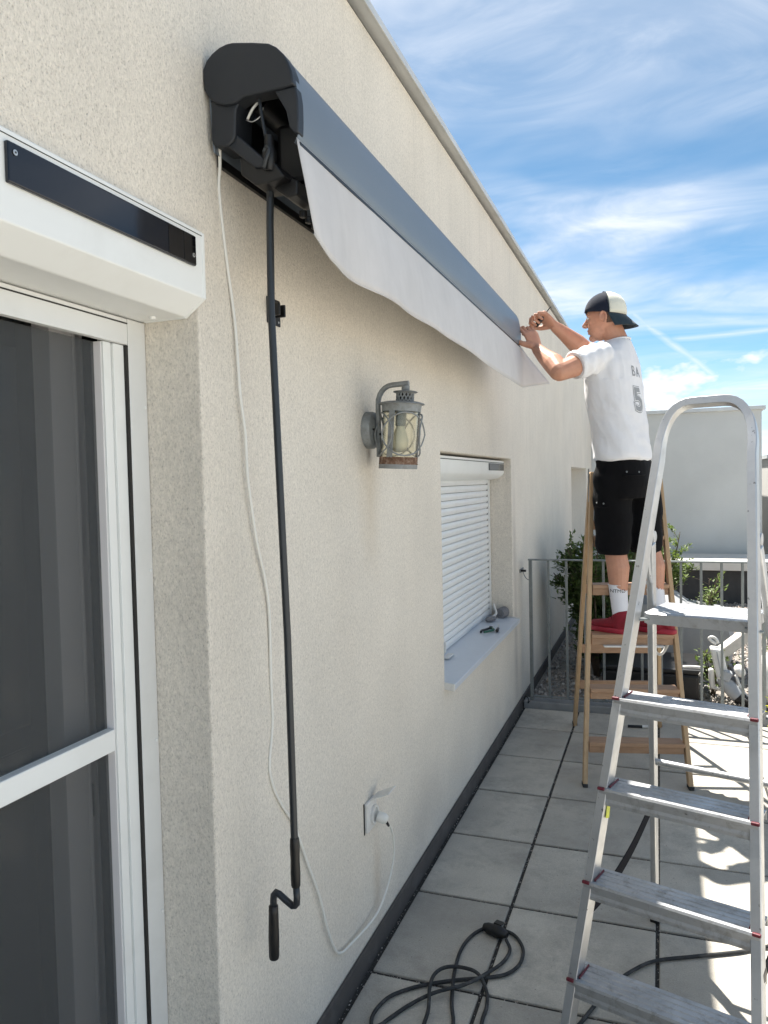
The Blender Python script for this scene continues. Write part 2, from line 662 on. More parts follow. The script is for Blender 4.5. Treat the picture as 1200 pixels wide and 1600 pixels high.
def stone_mat(name, a, b_):
    m = bpy.data.materials.new(name)
    m.use_nodes = True
    t = NT(m.node_tree)
    b = t.n['Principled BSDF']
    b.inputs['Roughness'].default_value = .85
    r_ = t.add('ShaderNodeNewGeometry').outputs['Random Per Island']
    c = t.ramp(r_, [(0.0, a), (.5, b_), (.8, (.42, .33, .27)), (1.0, (.60, .58, .55))])
    t.put(b, 'Base Color', c)
    return m


M = {}
M['stucco'] = stucco('stucco')
M['stucco_far'] = mat('stucco_far', (.60, .61, .59), .92, var=.06, scale=1.6, bump=.002, bscale=90, dirt=(.50, .51, .50), dscale=1.2, damt=.3)
M['slab'] = slab_mat()
M['bed'] = mat('joint_grit', (.045, .043, .040), .95, var=.6, scale=180, bump=.004, bscale=220)
M['skirt'] = mat('skirting', (.070, .064, .060), .7, var=.15, scale=5, bump=.0006, bscale=300, dirt=(.22, .21, .2), dscale=9, damt=.25)
M['flash'] = mat('zinc_flashing', (.60, .61, .60), .45, metal=.3, var=.12, scale=4, bump=.0008, bscale=15)
M['anth'] = mat('anthracite_paint', (.165, .198, .235), .50, metal=.25, var=.05, scale=3, bump=.0002, bscale=900, coat=.1)
M['cap'] = mat('anthracite_plastic', (.013, .016, .021), .50, var=.08, scale=9, bump=.0003, bscale=1200)
M['black'] = mat('black_plastic', (.0045, .0045, .005), .42, var=.2, scale=20)
M['rubber'] = mat('dull_rubber', (.035, .036, .037), .72, spec=.3, var=.2, scale=30, dirt=(.16, .155, .15), dscale=18, damt=.5)
M['rod'] = mat('rod_paint', (.026, .031, .037), .40, metal=.3, var=.12, scale=14, coat=.1)
M['fabric'] = fabric_mat('awning_fabric', (.72, .71, .71), .22, streak=.12)
M['white'] = mat('white_paint', (.80, .815, .80), .38, var=.03, scale=3, dirt=(.58, .57, .53), dscale=5, damt=.22)
M['white2'] = mat('white_coated_metal', (.72, .73, .72), .42, var=.04, scale=4, dirt=(.50, .50, .48), dscale=6, damt=.25)
M['slat'] = mat('shutter_slat', (.80, .82, .825), .42, var=.03, scale=4, dirt=(.55, .55, .52), dscale=8, damt=.3)
M['sill'] = mat('sill_paint', (.60, .64, .69), .32, var=.03, scale=2, dirt=(.48, .50, .52), dscale=40, damt=.25)
M['panel'] = mat('solar_glass', (.008, .010, .016), .12, var=.2, scale=2, coat=.15, spec=.45)
M['panel2'] = mat('black_gloss', (.003, .003, .004), .06, coat=.6)
M['cell'] = mat('solar_cell_far', (.055, .062, .062), .25, var=.2, scale=30)
M['screw'] = mat('screw_head', (.62, .62, .60), .4, metal=.8)
M['screen'] = mesh_mat()
M['doorframe'] = mat('door_frame', (.80, .78, .78), .5, var=.03, scale=4)
M['dark'] = mat('dark_interior', (.02, .02, .02), .9)
M['doorglass'] = mat('dark_pane', (.010, .012, .013), .05, coat=.3)
M['gasket'] = mat('gasket', (.018, .017, .016), .7)
M['pvc'] = mat('white_cable_pvc', (.76, .75, .70), .45, var=.04, scale=9)
M['outlet'] = mat('outlet_plastic', (.70, .69, .66), .4, var=.04, scale=20, dirt=(.42, .40, .37), dscale=40, damt=.4)
M['lampmetal'] = mat('lamp_grey', (.27, .285, .285), .62, metal=.25, var=.22, scale=40, bump=.0006, bscale=500, dirt=(.16, .14, .12), dscale=60, damt=.5)
M['rust'] = mat('rust', (.17, .095, .058), .9, var=.5, scale=70, bump=.002, bscale=260, dirt=(.42, .36, .30), dscale=70, damt=.6)
M['glass'] = glass_mat('lamp_glass', (.95, .93, .82), .12)
M['bulb'] = mat('bulb_white', (.80, .78, .66), .35)
M['alu'] = alu_mat('aluminium')
M['tread'] = alu_mat('aluminium_tread', (.56, .57, .58), .45, True)
M['redcap'] = mat('red_plastic', (.13, .014, .026), .5, var=.12, scale=30)
M['strap'] = mat('webbing', (.010, .011, .016), .85, spec=.08, var=.2, scale=90)
M['wood'] = wood_mat('pine', (.52, .36, .21), (.43, .28, .15))
M['woodx'] = wood_mat('pine_tread', (.41, .255, .155), (.32, .185, .105), 0)
M['steel'] = mat('galvanised_steel', (.22, .238, .238), .5, metal=.55, var=.15, scale=22, bump=.0004, bscale=200)
M['kerb'] = mat('kerb_stone', (.27, .27, .265), .85, var=.22, scale=7, bump=.002, bscale=140)
M['pebble'] = stone_mat('pebbles', (.21, .20, .19), (.36, .34, .31))
M['roofbed'] = mat('roof_gravel_bed', (.30, .27, .235), .95, var=.5, scale=60, bump=.02, bscale=70)
M['ground'] = mat('ground', (.46, .435, .39), .95, var=.2, scale=.5)
M['leafA'] = leaf_mat('leaf_dark', (.045, .080, .026), (.120, .170, .058))
M['leafB'] = leaf_mat('leaf_bright', (.08, .135, .035), (.19, .245, .07))
M['leafY'] = leaf_mat('leaf_yellow', (.40, .38, .02), (.62, .58, .05))
M['twig'] = mat('twig', (.10, .075, .05), .9, var=.3, scale=30)
M['skin'] = mat('skin', (.52, .265, .175), .50, var=.12, scale=16, bump=.0012, bscale=160, spec=.4, dirt=(.44, .19, .125), dscale=11, damt=.45)
for _m in ('skin',):
    _b = M[_m].node_tree.nodes['Principled BSDF']
    _b.inputs['Subsurface Weight'].default_value = .12
    _b.inputs['Subsurface Radius'].default_value = (.012, .005, .003)
def stubble():
    t = NT(M['skin'].node_tree)
    b = t.n['Principled BSDF']
    src = b.inputs['Base Color'].links[0].from_socket
    pos = t.add('ShaderNodeNewGeometry').outputs['Position']
    d = t.vmath('DISTANCE', pos, (.572, 4.232, 2.300), 1)
    f = t.ramp(t.math('ADD', d, t.math('MULTIPLY', t.noise(pos, 60, 3, .6), .03)), [(.050, .50), (.085, 0.0)])
    t.put(b, 'Base Color', t.mix(f, src, (.24, .13, .095)))


stubble()
M['shirt'] = fabric_mat('white_cotton', (.80, .80, .82), .06, fold=.55)
M['shorts'] = fabric_mat('black_twill', (.004, .004, .005), 0, fold=.6)
M['shorts'].node_tree.nodes['Principled BSDF'].inputs['Sheen Weight'].default_value = .02
M['sock'] = fabric_mat('white_knit', (.76, .76, .80), 0, weave=500)
M['shoe'] = mat('red_knit', (.225, .006, .018), .75, var=.2, scale=50, bump=.002, bscale=260)
M['sole'] = mat('red_sole', (.36, .020, .040), .6, var=.1, scale=30)
M['navy'] = fabric_mat('navy_cap', (.012, .017, .032), 0, weave=700)
M['cream'] = fabric_mat('cream_mesh', (.78, .77, .66), .1, weave=500)
M['brim'] = fabric_mat('cap_brim', (.030, .048, .062), 0, weave=700)
M['hair'] = mat('short_hair', (.13, .075, .05), .85, var=.3, scale=160, bump=.002, bscale=400)
M['print'] = mat('grey_print', (.30, .31, .32), .8)
M['printd'] = mat('dark_print', (.05, .05, .055), .8)
M['eyew'] = mat('eye_white', (.75, .72, .68), .2)
M['greycover'] = fabric_mat('grey_cover', (.33, .335, .34), 0, fold=.8)
M['whiteplast'] = mat('white_plastic', (.72, .71, .68), .4, var=.08, scale=20, dirt=(.45, .42, .38), dscale=20, damt=.35)
M['greyboard'] = mat('weathered_board', (.50, .47, .43), .8, var=.15, scale=20)
M['greyplast'] = mat('grey_plastic', (.36, .38, .40), .5, var=.1, scale=20)
M['green'] = mat('green_grip', (.012, .10, .060), .5)
M['sticker'] = mat('yellow_sticker', (.62, .66, .05), .5, var=.2, scale=90)
M['brush'] = mat('grey_bristle', (.20, .20, .21), .9, var=.35, scale=160, bump=.004, bscale=300)
M['concrete'] = mat('pale_concrete', (.62, .60, .56), .85, var=.08, scale=4)
M['bitumen_shade'] = mat('bitumen_and_shade', (.055, .055, .055), .9, var=.2, scale=9)  # roof bitumen, also the painted shade under the low parapet slab
M['nbwall'] = mat('neighbour_plaster', (.50, .49, .47), .9, var=.06, scale=2)
M['nbglass'] = mat('neighbour_glass', (.02, .022, .025), .08)
M['rope'] = mat('white_rope', (.72, .70, .66), .9, var=.15, scale=200)

# ------------------------------------------------------------------ the setting
GZ = -.075
g = MB().box((-300, -300, GZ-.5), (300, 600, GZ)).build('ground', M['ground'])
tag(g, 'pale flat ground around the roof terrace', kind='structure')

terr = MB().box((.0, -2.6, -.072), (4.4, 5.2, -.0075)).build('terrace', M['bed'])
tag(terr, 'terrace paved with square grey concrete slabs', kind='structure')
XS = [.022, .380, .880, 1.380, 1.880, 2.380, 2.880, 3.380, 3.880, 4.380]
YS = [2.195+.502*k for k in range(-9, 6)]+[5.128]
slab_cache = {}
for i in range(len(XS)-1):
    for j in range(len(YS)-1):
        w, d = round(XS[i+1]-XS[i]-.0120, 4), round(YS[j+1]-YS[j]-.0150, 4)
        if (w, d) not in slab_cache:
            me = MB().box((-w/2, -d/2, -.04), (w/2, d/2, 0)).mesh('paving_slab')
            me.materials.append(M['slab'])
            slab_cache[(w, d)] = me
        o = link('paving_slab', slab_cache[(w, d)], terr, bevel=.004, seg=2)
        o.location = ((XS[i]+XS[i+1])/2, (YS[j]+YS[j+1])/2, random.uniform(-.0018, .0012))
        o.rotation_euler = (random.uniform(-.0018, .0018), random.uniform(-.0018, .0018), random.uniform(-.002, .002))

# crumbs of grit that sit in the joints
mb = MB()
for _ in range(2600):
    if random.random() < .45:
        x = random.choice(XS[:5])+random.gauss(0, .004); y = random.uniform(1.6, 5.1)
        if abs(x-.022) < .02:
            x = .014+abs(random.gauss(0, .007))
    else:
        x = random.uniform(.02, 2.2); y = random.choice(YS[5:])+random.gauss(0, .004)
    r = random.uniform(.0012, .0034)
    c = V((x, y, -.003+random.uniform(-.004, .003)))
    a = V((random.uniform(-1, 1), random.uniform(-1, 1), random.uniform(-1, 1))).normalized()*r
    b = a.orthogonal().normalized()*r*random.uniform(.6, 1)
    d = a.cross(b).normalized()*r*.7
    mb.add([c+a, c-a, c+b, c-b, c+d, c-d], [(0, 2, 4), (2, 1, 4), (1, 3, 4), (3, 0, 4), (2, 0, 5), (1, 2, 5), (3, 1, 5), (0, 3, 5)])
tag(mb.build('joint_grit', M['pebble']), 'loose grit lying in the joints between the paving slabs', 'grit', kind='stuff')

# kerb strip under the railing
kb = MB()
kb.box((.015, 5.132, -.07), (4.4, 5.235, .045))
tag(kb.build('kerb', M['kerb'], bevel=.008), 'low grey stone kerb at the terrace edge', kind='structure')

# gravelled roof beyond
rb = MB().box((-.02, 5.24, -.07), (9.0, 13.5, -.012)).build('gravel_roof', M['roofbed'])
tag(rb, 'gravelled flat roof behind the railing', kind='structure')
mb = MB()
for k in range(15000):
    if k < 8500:
        x = random.uniform(.03, 2.6); y = 5.26+(random.random()**1.5)*4.8
    else:
        x = random.uniform(.5, 3.4); y = random.uniform(6.4, 9.7)
    r = random.uniform(.008, .019)
    c = V((x, y, -.012+r*random.uniform(.2, 1.1)))
    a = V((random.uniform(-1, 1), random.uniform(-1, 1), random.uniform(-.5, .5))).normalized()*r
    b = a.orthogonal().normalized()*r*random.uniform(.6, 1)
    d = a.cross(b).normalized()*r*random.uniform(.4, .8)
    mb.add([c+a, c-a, c+b, c-b, c+d, c-d, c+(a+b)*.62, c-(a+b)*.62, c+(a-b)*.62, c-(a-b)*.62],
           [(0, 6, 4), (6, 2, 4), (2, 9, 4), (9, 1, 4), (1, 7, 4), (7, 3, 4), (3, 8, 4), (8, 0, 4),
            (6, 0, 5), (2, 6, 5), (9, 2, 5), (1, 9, 5), (7, 1, 5), (3, 7, 5), (8, 3, 5), (0, 8, 5)])
tag(mb.build('gravel', M['pebble']), 'loose rounded gravel covering the roof behind the railing', 'gravel', kind='stuff')

# ------------------------------------------------------------------ the house
house = thing('house', (0, 0, 0), 'cream rendered house with shuttered windows and a metal roof edge', 'house')
Y0, Y1, ZT = -2.2, 11.0, 3.045
OPEN = [(-.9, 1.376, 0.0, 2.073), (3.215, 4.888, .640, 1.680), (8.40, 10.20, .640, 1.668)]
DEP = .30


def house_wall():
    ys = sorted({Y0, Y1, *[v for o in OPEN for v in o[:2]], 2.2, 6.6})
    zs = sorted({-.06, 0.0, ZT, *[v for o in OPEN for v in o[2:]]})
    mb = MB()
    vid = {}

    def vx(x, y, z):
        k = (round(x, 5), round(y, 5), round(z, 5))
        if k not in vid:
            vid[k] = len(mb.v)
            mb.v.append(V(k))
        return vid[k]

    def inside(y, z):
        return any(a < y < b and c < z < d for a, b, c, d in OPEN)
    cell = {}
    for i in range(len(ys)-1):
        for j in range(len(zs)-1):
            ym, zm = (ys[i]+ys[i+1])/2, (zs[j]+zs[j+1])/2
            cell[i, j] = not inside(ym, zm)
    for (i, j), solid in cell.items():
        a, b, c, d = ys[i], ys[i+1], zs[j], zs[j+1]
        if solid:
            mb.f.append((vx(0, a, c), vx(0, b, c), vx(0, b, d), vx(0, a, d)))
            mb.f.append((vx(-DEP, a, c), vx(-DEP, a, d), vx(-DEP, b, d), vx(-DEP, b, c)))
        for di, dj, p, q in ((1, 0, (b, c), (b, d)), (-1, 0, (a, d), (a, c)), (0, 1, (b, d), (a, d)), (0, -1, (a, c), (b, c))):
            nb = cell.get((i+di, j+dj), False)
            if solid and not nb:
                mb.f.append((vx(0, *p), vx(-DEP, *p), vx(-DEP, *q), vx(0, *q)))
    return mb


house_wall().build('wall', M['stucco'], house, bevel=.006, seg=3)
# back part of the house: closes the volume so the rooms stay dark
mb = MB()
mb.box((-6.0, Y0, -.06), (-5.8, Y1, ZT-.01))
mb.box((-5.8, Y0, -.06), (-DEP-.002, Y0+.2, ZT-.01))
mb.box((-5.8, Y1-.2, -.06), (-DEP-.002, Y1, ZT-.01))
mb.build('rear_wall', M['stucco_far'], house)
MB().box((-6.0, Y0, ZT-.008), (-.004, Y1, ZT+.006)).build('roof', M['bitumen_shade'], house)
MB().box((-5.8, Y0+.2, -.05), (-DEP-.004, Y1-.2, -.02)).build('room_floor', M['dark'], house)
# roof edge: three lapped lengths of folded zinc
for a, b, o in ((-2.25, 1.9, 0.0), (1.904, 4.858, .0015), (4.85, 8.1, 0.0), (8.104, 11.0, .0015)):
    prof = [(-.20, 3.055), (-.20, 3.062), (.034+o, 3.074+o), (.047+o, 3.070+o), (.047+o, 3.047-o), (.043+o, 3.047-o), (.043+o, 3.062), (.030, 3.064)]
    mb = MB().prism(prof, lambda u, w, t: V((u, t, w)), a, b)
    mb.build('roof_flashing', M['flash'], house)
# skirting board, interrupted by the door
for a, b in ((1.41, 5.127), (5.131, 11.0)):
    MB().box((.001, a, -.015), (.0115, b, .068)).build('skirting', M['skirt'], house, bevel=.002)
# window sill in painted metal
for ya, yb in ((3.222, 4.868), (8.42, 10.18)):
    prof = [(-.168, .672), (.040, .652), (.043, .650), (.043, .626), (.039, .626), (.039, .645), (-.168, .664)]
    sl = MB().prism(prof, lambda u, w, t: V((u, t, w)), ya, yb).build('window_sill', M['sill'], house, bevel=.001)
    for yy in (ya, yb):
        s_ = -1 if yy == ya else 1
        MB().prism([(-.10, .640), (.045, .624), (.045, .656), (-.10, .672)], lambda u, w, t: V((u, t, w)), yy+s_*.0005, yy+s_*.013).build('end_trim', M['outlet'], sl, bevel=.002)

# ------------------------------------------------------------------ roller shutter on the window


def shutter(y0, y1, label, nslat, panel=True):
    root = thing('roller_shutter', (-.15, (y0+y1)/2, .66), label, 'shutter')
    prof = [(-.046, 1.668), (-.046, 1.592), (-.060, 1.572), (-.085, 1.558), (-.125, 1.550), (-.145, 1.550), (-.20, 1.550), (-.20, 1.668)]
    bx = MB().prism(prof, lambda u, w, t: V((u, t, w)), y0+.004, y1-.004).build('box', M['white'], root, smooth=40, bevel=.0015)
    MB().box((-.0455, y0+.006, 1.652), (-.0435, y1-.006, 1.655)).build('trim_line', M['gasket'], bx)
    p = panel and MB().box((-.0455, y1-.47, 1.606), (-.041, y1-.03, 1.648)).build('solar_panel', M['cell'], root, bevel=.001)
    if panel:
        MB().box((-.0412, y1-.465, 1.609), (-.0405, y1-.15, 1.645)).build('cell', M['panel'], p)
    # curtain of slats; ribs bulge a little
    ztop, pitch = 1.558, .0385
    prof = []
    for k in range(9):
        t = k/8
        prof.append((-.152+.0068*math.sin(math.pi*min(1, t*1.12))**.8 if t < .9 else -.1525, -t*(pitch-.0028)))
    prof += [(-.160, -(pitch-.0028)), (-.160, 0)]
    me = MB().prism(prof, lambda u, w, t: V((u+.15, t-(y0+y1)/2, w)), y0+.035, y1-.034).mesh('slat')
    me.materials.append(M['slat'])
    for k in range(nslat):
        z = ztop-pitch*k
        if z-pitch < .672:
            break
        o = link('slat', me, root, smooth=50)
        o.location = (0, 0, z-.66)
    MB().box((-.161, y0+.036, .6735), (-.149, y1-.034, z+.003)).build('bottom_bar', M['slat'], root, bevel=.002)
    for a, b in ((y0+.004, y0+.034), (y1-.033, y1-.004)):
        MB().box((-.17, a, .676), (-.140, b, 1.549)).build('guide_rail', M['white'], root, bevel=.002)
    MB().box((-.158, y1-.0425, .68), (-.1505, y1-.0335, 1.548)).build('brush_seal', M['gasket'], root)
    return root


shutter(3.215, 4.888, 'white slatted roller shutter with small solar panel, closed over the near window', 40)
far_sh = shutter(8.40, 10.20, 'white slatted roller shutter deep in the far wall recess beyond the railing', 40, False)
far_sh.location.x -= .145

# ------------------------------------------------------------------ patio door: shutter box, screen, door
root = thing('shutter_box', (0, .9, 1.9), 'big white shutter box with long black solar panel above the patio door', 'shutter')
prof = [(.018, 2.0725), (.018, 1.937), (-.028, 1.902), (-.20, 1.902), (-.20, 2.0725)]
bx = MB().prism(prof, lambda u, w, t: V((u, t, w)), -.5, 1.3735).build('box', M['white'], root, bevel=.003, seg=3)
MB().box((.0165, -.5, 2.0625), (.0192, 1.372, 2.0636)).build('trim_line', M['gasket'], bx)
MB().prism([(.0195, 2.070), (.0195, 1.9365), (-.0285, 1.9005), (-.131, 1.9005), (-.131, 2.070)], lambda u, w, t: V((u, t, w)), 1.3662, 1.3752).build('end_plate', M['white'], bx, bevel=.001)
p = MB().box((.0175, .8635, 1.9925), (.0255, 1.334, 2.0525)).build('solar_panel', M['panel'], root, bevel=.0025, seg=3)
MB().box((.0257, 1.243, 1.9945), (.0262, 1.290, 2.0505)).build('sensor_window', M['panel2'], p)
MB().box((.0257, 1.293, 1.9945), (.0262, 1.3325, 2.0505)).build('end_cover', M['panel2'], p)
for y, z in ((.876, 2.038), (1.324, 2.012)):
    s_ = MB().lathe([(.0, 0), (.0042, 0), (.0042, .0012), (.0, .0014)], (.0262, y, z), (1, 0, 0), 12).build('screw', M['screw'], p)
    MB().lathe([(.0016, .0014), (.0016, .0018)], (.0262, y, z), (1, 0, 0), 8).build('socket', M['black'], s_)
# lintel slat and guide rail belong to the shutter
MB().box((-.150, -.5, 1.846), (-.135, 1.3165, 1.899)).build('end_slat', M['white2'], root, bevel=.001)
MB().box((-.149, -.5, 1.888), (-.1335, 1.316, 1.8905)).build('seal', M['gasket'], root)
MB().box((-.200, 1.3185, 0.004), (-.135, 1.3745, 1.900)).build('guide_rail', M['white2'], root, bevel=.0015)
for z in (1.72, 1.37, 1.0, .62, .25):
    MB().lathe([(.0, 0), (.0045, 0), (.0035, .0015), (.0, .002)], (-.1345, 1.366, z), (1, 0, 0), 10).build('screw', M['white'], root, smooth=40)
MB().lathe([(.0, -.006), (.006, -.005), (.007, 0), (.0, 0)], (-.085, 1.335, 1.902), (0, 0, 1), 12).build('stopper', M['white'], root, smooth=40)

root = thing('insect_screen', (-.16, .9, 0), 'white framed sliding insect screen with dark mesh and crossbar', 'screen')
for a, b, d in ((1.2520, 1.2735, -.144), (1.2735, 1.2800, -.148), (1.2800, 1.3118, -.142)):
    MB().box((-.175, a, .012), (d, b, 1.8445)).build('frame_stile', M['white'], root, bevel=.0012)
MB().box((-.170, 1.2495, .012), (-.1490, 1.2518, 1.844)).build('mesh_bead', M['doorframe'], root)
MB().box((-.172, -.3, 1.016), (-.1462, 1.2493, 1.060)).build('crossbar', M['white'], root, bevel=.002)
MB().box((-.172, -.3, 1.012), (-.160, 1.2493, 1.0155)).build('bar_bead', M['doorframe'], root)
MB().box((-.1665, -.3, .015), (-.1660, 1.2493, 1.8445)).build('mesh', M['screen'], root)
MB().box((-.195, 1.3122, .006), (-.1362, 1.3183, 1.8445)).build('dark_gap_strip', M['gasket'], root)  # black strip that paints in the shaded gap beside the guide rail

root = thing('patio_door', (-.25, .9, 0), 'grey framed glazed patio door dimly seen behind the insect screen', 'door')
for a, b, x in ((1.184, 1.244, -.215), (1.244, 1.252, -.212), (1.290, 1.298, -.235)):
    MB().box((-.29, a, .02), (x, b, 1.94)).build('frame_stile', M['doorframe'], root, bevel=.002)
MB().box((-.262, -.5, .02), (-.258, 1.184, 1.94)).build('pane', M['doorglass'], root)
MB().box((-.291, 1.2525, .02), (-.262, 1.3765, 1.94)).build('side_jamb', M['dark'], root)
MB().box((-.285, 1.264, .86), (-.225, 1.274, .93)).build('latch', M['black'], root, bevel=.002)

# ------------------------------------------------------------------ awning
AY0, AY1 = 1.42, 4.055
root = thing('awning', (0, 1.42, 2.16), 'long anthracite cassette awning with pale fabric valance under the roof edge', 'awning')
f_y = lambda u, w, t: V((u, t, w))
# cassette shell: open at the bottom, rounded top and front fascia
shell = [(.012, 2.26), (.006, 2.36), (.004, 2.405), (.012, 2.440), (.030, 2.457), (.058, 2.464), (.110, 2.456), (.150, 2.446), (.176, 2.432), (.195, 2.412), (.206, 2.386), (.213, 2.350), (.2165, 2.315), (.2165, 2.285), (.213, 2.262), (.206, 2.250)]
inner = [(u*.965+.004, w-.004) for u, w in reversed(shell)]
MB().prism(shell+inner, f_y, AY0+.012, AY1).build('cassette', M['anth'], root, smooth=60)
MB().box((.206, AY0+.02, 2.2435), (.2125, AY1-.006, 2.2505)).build('front_bar_lip', M['black'], root)
# near end cap, moulded in three lobes
cap = [(-.001+.002, 2.406), (.002, 2.426), (.010, 2.442), (.024, 2.454), (.042, 2.463), (.059, 2.4665), (.073, 2.4665), (.118, 2.4575), (.157, 2.4475), (.174, 2.437), (.190, 2.420), (.200, 2.403), (.2075, 2.382), (.211, 2.356), (.187, 2.352), (.143, 2.352), (.098, 2.352), (.081, 2.344), (.055, 2.342), (.029, 2.351), (.012, 2.367), (.003, 2.384)]
MB().prism(cap, f_y, AY0-.004, AY0+.034).build('end_cap', M['cap'], root, smooth=35, bevel=.004, seg=3)
blk = [(.014, 2.362), (.012, 2.282), (.016, 2.272), (.025, 2.2655), (.052, 2.263), (.064, 2.270), (.070, 2.282), (.073, 2.333), (.084, 2.350)]
MB().prism(blk, f_y, AY0+.004, AY0+.075).build('wall_bracket_cover', M['cap'], root, smooth=35, bevel=.004, seg=3)
MB().prism([(.066, 2.290), (.046, 2.266), (.110, 2.211), (.139, 2.208), (.137, 2.222)], f_y, AY0+.010, AY0+.06).build('arm_shoulder', M['cap'], root, bevel=.004)
MB().prism([(.071, 2.243), (.072, 2.206), (.105, 2.179), (.134, 2.179), (.176, 2.186), (.150, 2.222)], f_y, AY0+.018, AY0+.10).build('arm_bracket', M['black'], root, bevel=.004)
MB().prism([(.126, 2.186), (.140, 2.173), (.165, 2.155), (.188, 2.158), (.190, 2.188), (.155, 2.199)], f_y, AY0+.05, AY0+.14).build('arm_bracket', M['black'], root, bevel=.004)
MB().prism([(.165, 2.353), (.2135, 2.3535), (.2175, 2.325), (.2175, 2.292), (.216, 2.262), (.207, 2.262), (.197, 2.275), (.190, 2.309)], f_y, AY0+.002, AY0+.03).build('fascia_cap', M['cap'], root, smooth=35, bevel=.003, seg=3)
# inner mechanism: back plate, folded arms, roller tube
MB().box((.003, AY0+.04, 2.24), (.012, AY1-.01, 2.40)).build('back_plate', M['black'], root)
MB().tube([(.085, AY0+.07, 2.395), (.085, AY1-.03, 2.395)], .036, 18).build('roller_tube', M['black'], root, smooth=40)  # fabric roll coloured black so the cassette inside reads as a dark void
MB().tube([(.150, AY0+.12, 2.245), (.165, 2.75, 2.245)], .021, 10).build('folding_arm', M['black'], root, smooth=40)
MB().tube([(.185, AY0+.16, 2.236), (.180, 2.75, 2.236)], .017, 10).build('folding_arm', M['black'], root, smooth=40)
MB().tube([(.150, AY1-.12, 2.245), (.165, 2.80, 2.245)], .021, 10).build('folding_arm', M['black'], root, smooth=40)
MB().box((.120, AY0+.09, 2.20), (.198, AY0+.20, 2.33)).build('arm_joint', M['black'], root, bevel=.012)
for k in range(4):
    MB().lathe([(.009, 0), (.009, .012), (.006, .014)], (.165+.008*k, AY0+.125+.012*k, 2.150-.010*k), (0, 0, -1), 8).build('bolt', M['black'], root)
# loose lead wires showing in the gap
MB().tube(smooth_path([(.086, AY0+.03, 2.322), (.100, AY0+.026, 2.338), (.112, AY0+.03, 2.352)], 5), .0028, 8).build('lead_wire', M['pvc'], root, smooth=True)
MB().tube(smooth_path([(.084, AY0+.028, 2.320), (.100, AY0+.026, 2.313), (.118, AY0+.028, 2.322), (.124, AY0+.03, 2.340)], 5), .0012, 6).build('lead_wire', M['screw'], root, smooth=True)
MB().limb(smooth_path([(.121, AY0+.02, 2.352), (.126, AY0+.02, 2.315), (.133, AY0+.02, 2.275), (.138, AY0+.022, 2.235)], 4), [.004]*13, 8).build('gear_lead', M['rod'], root, smooth=True)
MB().lathe([(.010, .05), (.011, .03), (.016, .012), (.013, -.01), (.009, -.022)], (.140, AY0+.022, 2.225), (0, 0, 1), 14).build('gear_eyelet', M['black'], root, smooth=40)
# valance: a hanging strip with a bottom hem, flaring loose at both ends
rs = []
NY = 110
for i in range(NY+1):
    t = i/NY
    y = AY0+.012+t*(4.155-AY0-.012)
    row = []
    near = max(0, 1-(y-AY0)/.10)
    farq = max(0, (y-4.0)/.155)
    wav = .0130*math.exp(-(y-AY0)*2.0)*math.sin((y-AY0)*15+.4)+.0045*math.sin(y*2.9+.6)+.0014*math.sin(y*7.3)+.0016*noise.noise(V((y*5, .3, .1)))
    for k in range(15):
        s_ = k/14
        rnd_ = max(0, 1-(y-AY0-.012)/.09)
        drop = .230*(1-.15*rnd_**1.8)*(1-.10*farq)
        z = 2.2565-s_*drop
        x = .2075+.030*s_**1.3+wav*s_*1.4+.008*math.sin(math.pi*s_)
        x += farq**1.5*.11*s_**1.2
        yy = y+.016*near*math.sin(math.pi*min(1, s_*1.0))*-.8+.006*near*s_**3+.02*farq*s_
        z += .018*farq*s_ - .006*farq
        row.append(V((x, yy, z)))
    rs.append(row)
mb = MB()
mb.rings(rs, close=False, cap=False)
va = mb.build('valance', M['fabric'], root, smooth=True)
sol = va.modifiers.new('sol', 'SOLIDIFY'); sol.thickness = .0014
mb = MB()
mb.tube([r[-1]+V((.0, 0, -.0008)) for r in rs], .0022, 6)
mb.build('hem', M['fabric'], va, smooth=True)

# crank rod hanging from the gear eyelet
root = thing('crank_rod', (.12, 1.5, .47), 'dark grey hanging crank rod with black grips below the awning', 'crank')
MB().tube([(.1345, 1.435, 2.215), (.128, 1.46, 2.20), (.110, 1.497, 2.175), (.106, 1.5, 2.12), (.103, 1.5, 1.93), (.121, 1.5, 1.205), (.1245, 1.5, .73)], .0082, 14).build('shaft', M['rod'], root, smooth=40)
MB().tube(smooth_path([(.1335, 1.428, 2.205), (.142, 1.424, 2.222), (.148, 1.426, 2.238), (.141, 1.43, 2.248), (.132, 1.432, 2.238)], 5), .0048, 10).build('hook', M['rod'], root, smooth=True)
MB().lathe([(.0095, 0), (.0105, .004), (.0112, .03), (.0104, .06), (.0112, .09), (.0105, .108), (.009, .112)], (.1248, 1.5, .648), (0, 0, 1), 16).build('swivel_grip', M['black'], root, smooth=50)
bend = [(.1255, 1.5, .655), (.1268, 1.5, .622)]+[V((.1268-.012+.012*math.cos(a), 1.5, .618+.012*math.sin(a)-.004)) for a in (-.5, -1.0, -1.5)]+[(.098, 1.5, .613), (.082, 1.5, .624), (.074, 1.5, .6265), (.0685, 1.5, .619), (.067, 1.5, .608), (.0665, 1.5, .585)]
MB().tube(bend, .0078, 12).build('crank_arm', M['rod'], root, smooth=True)
MB().lathe([(.0, 0), (.0105, .001), (.0118, .006), (.0124, .05), (.0112, .108), (.0108, .124), (.0085, .126)], (.0645, 1.5, .470), (.018, 0, 1), 16).build('handle_grip', M['black'], root, smooth=50)

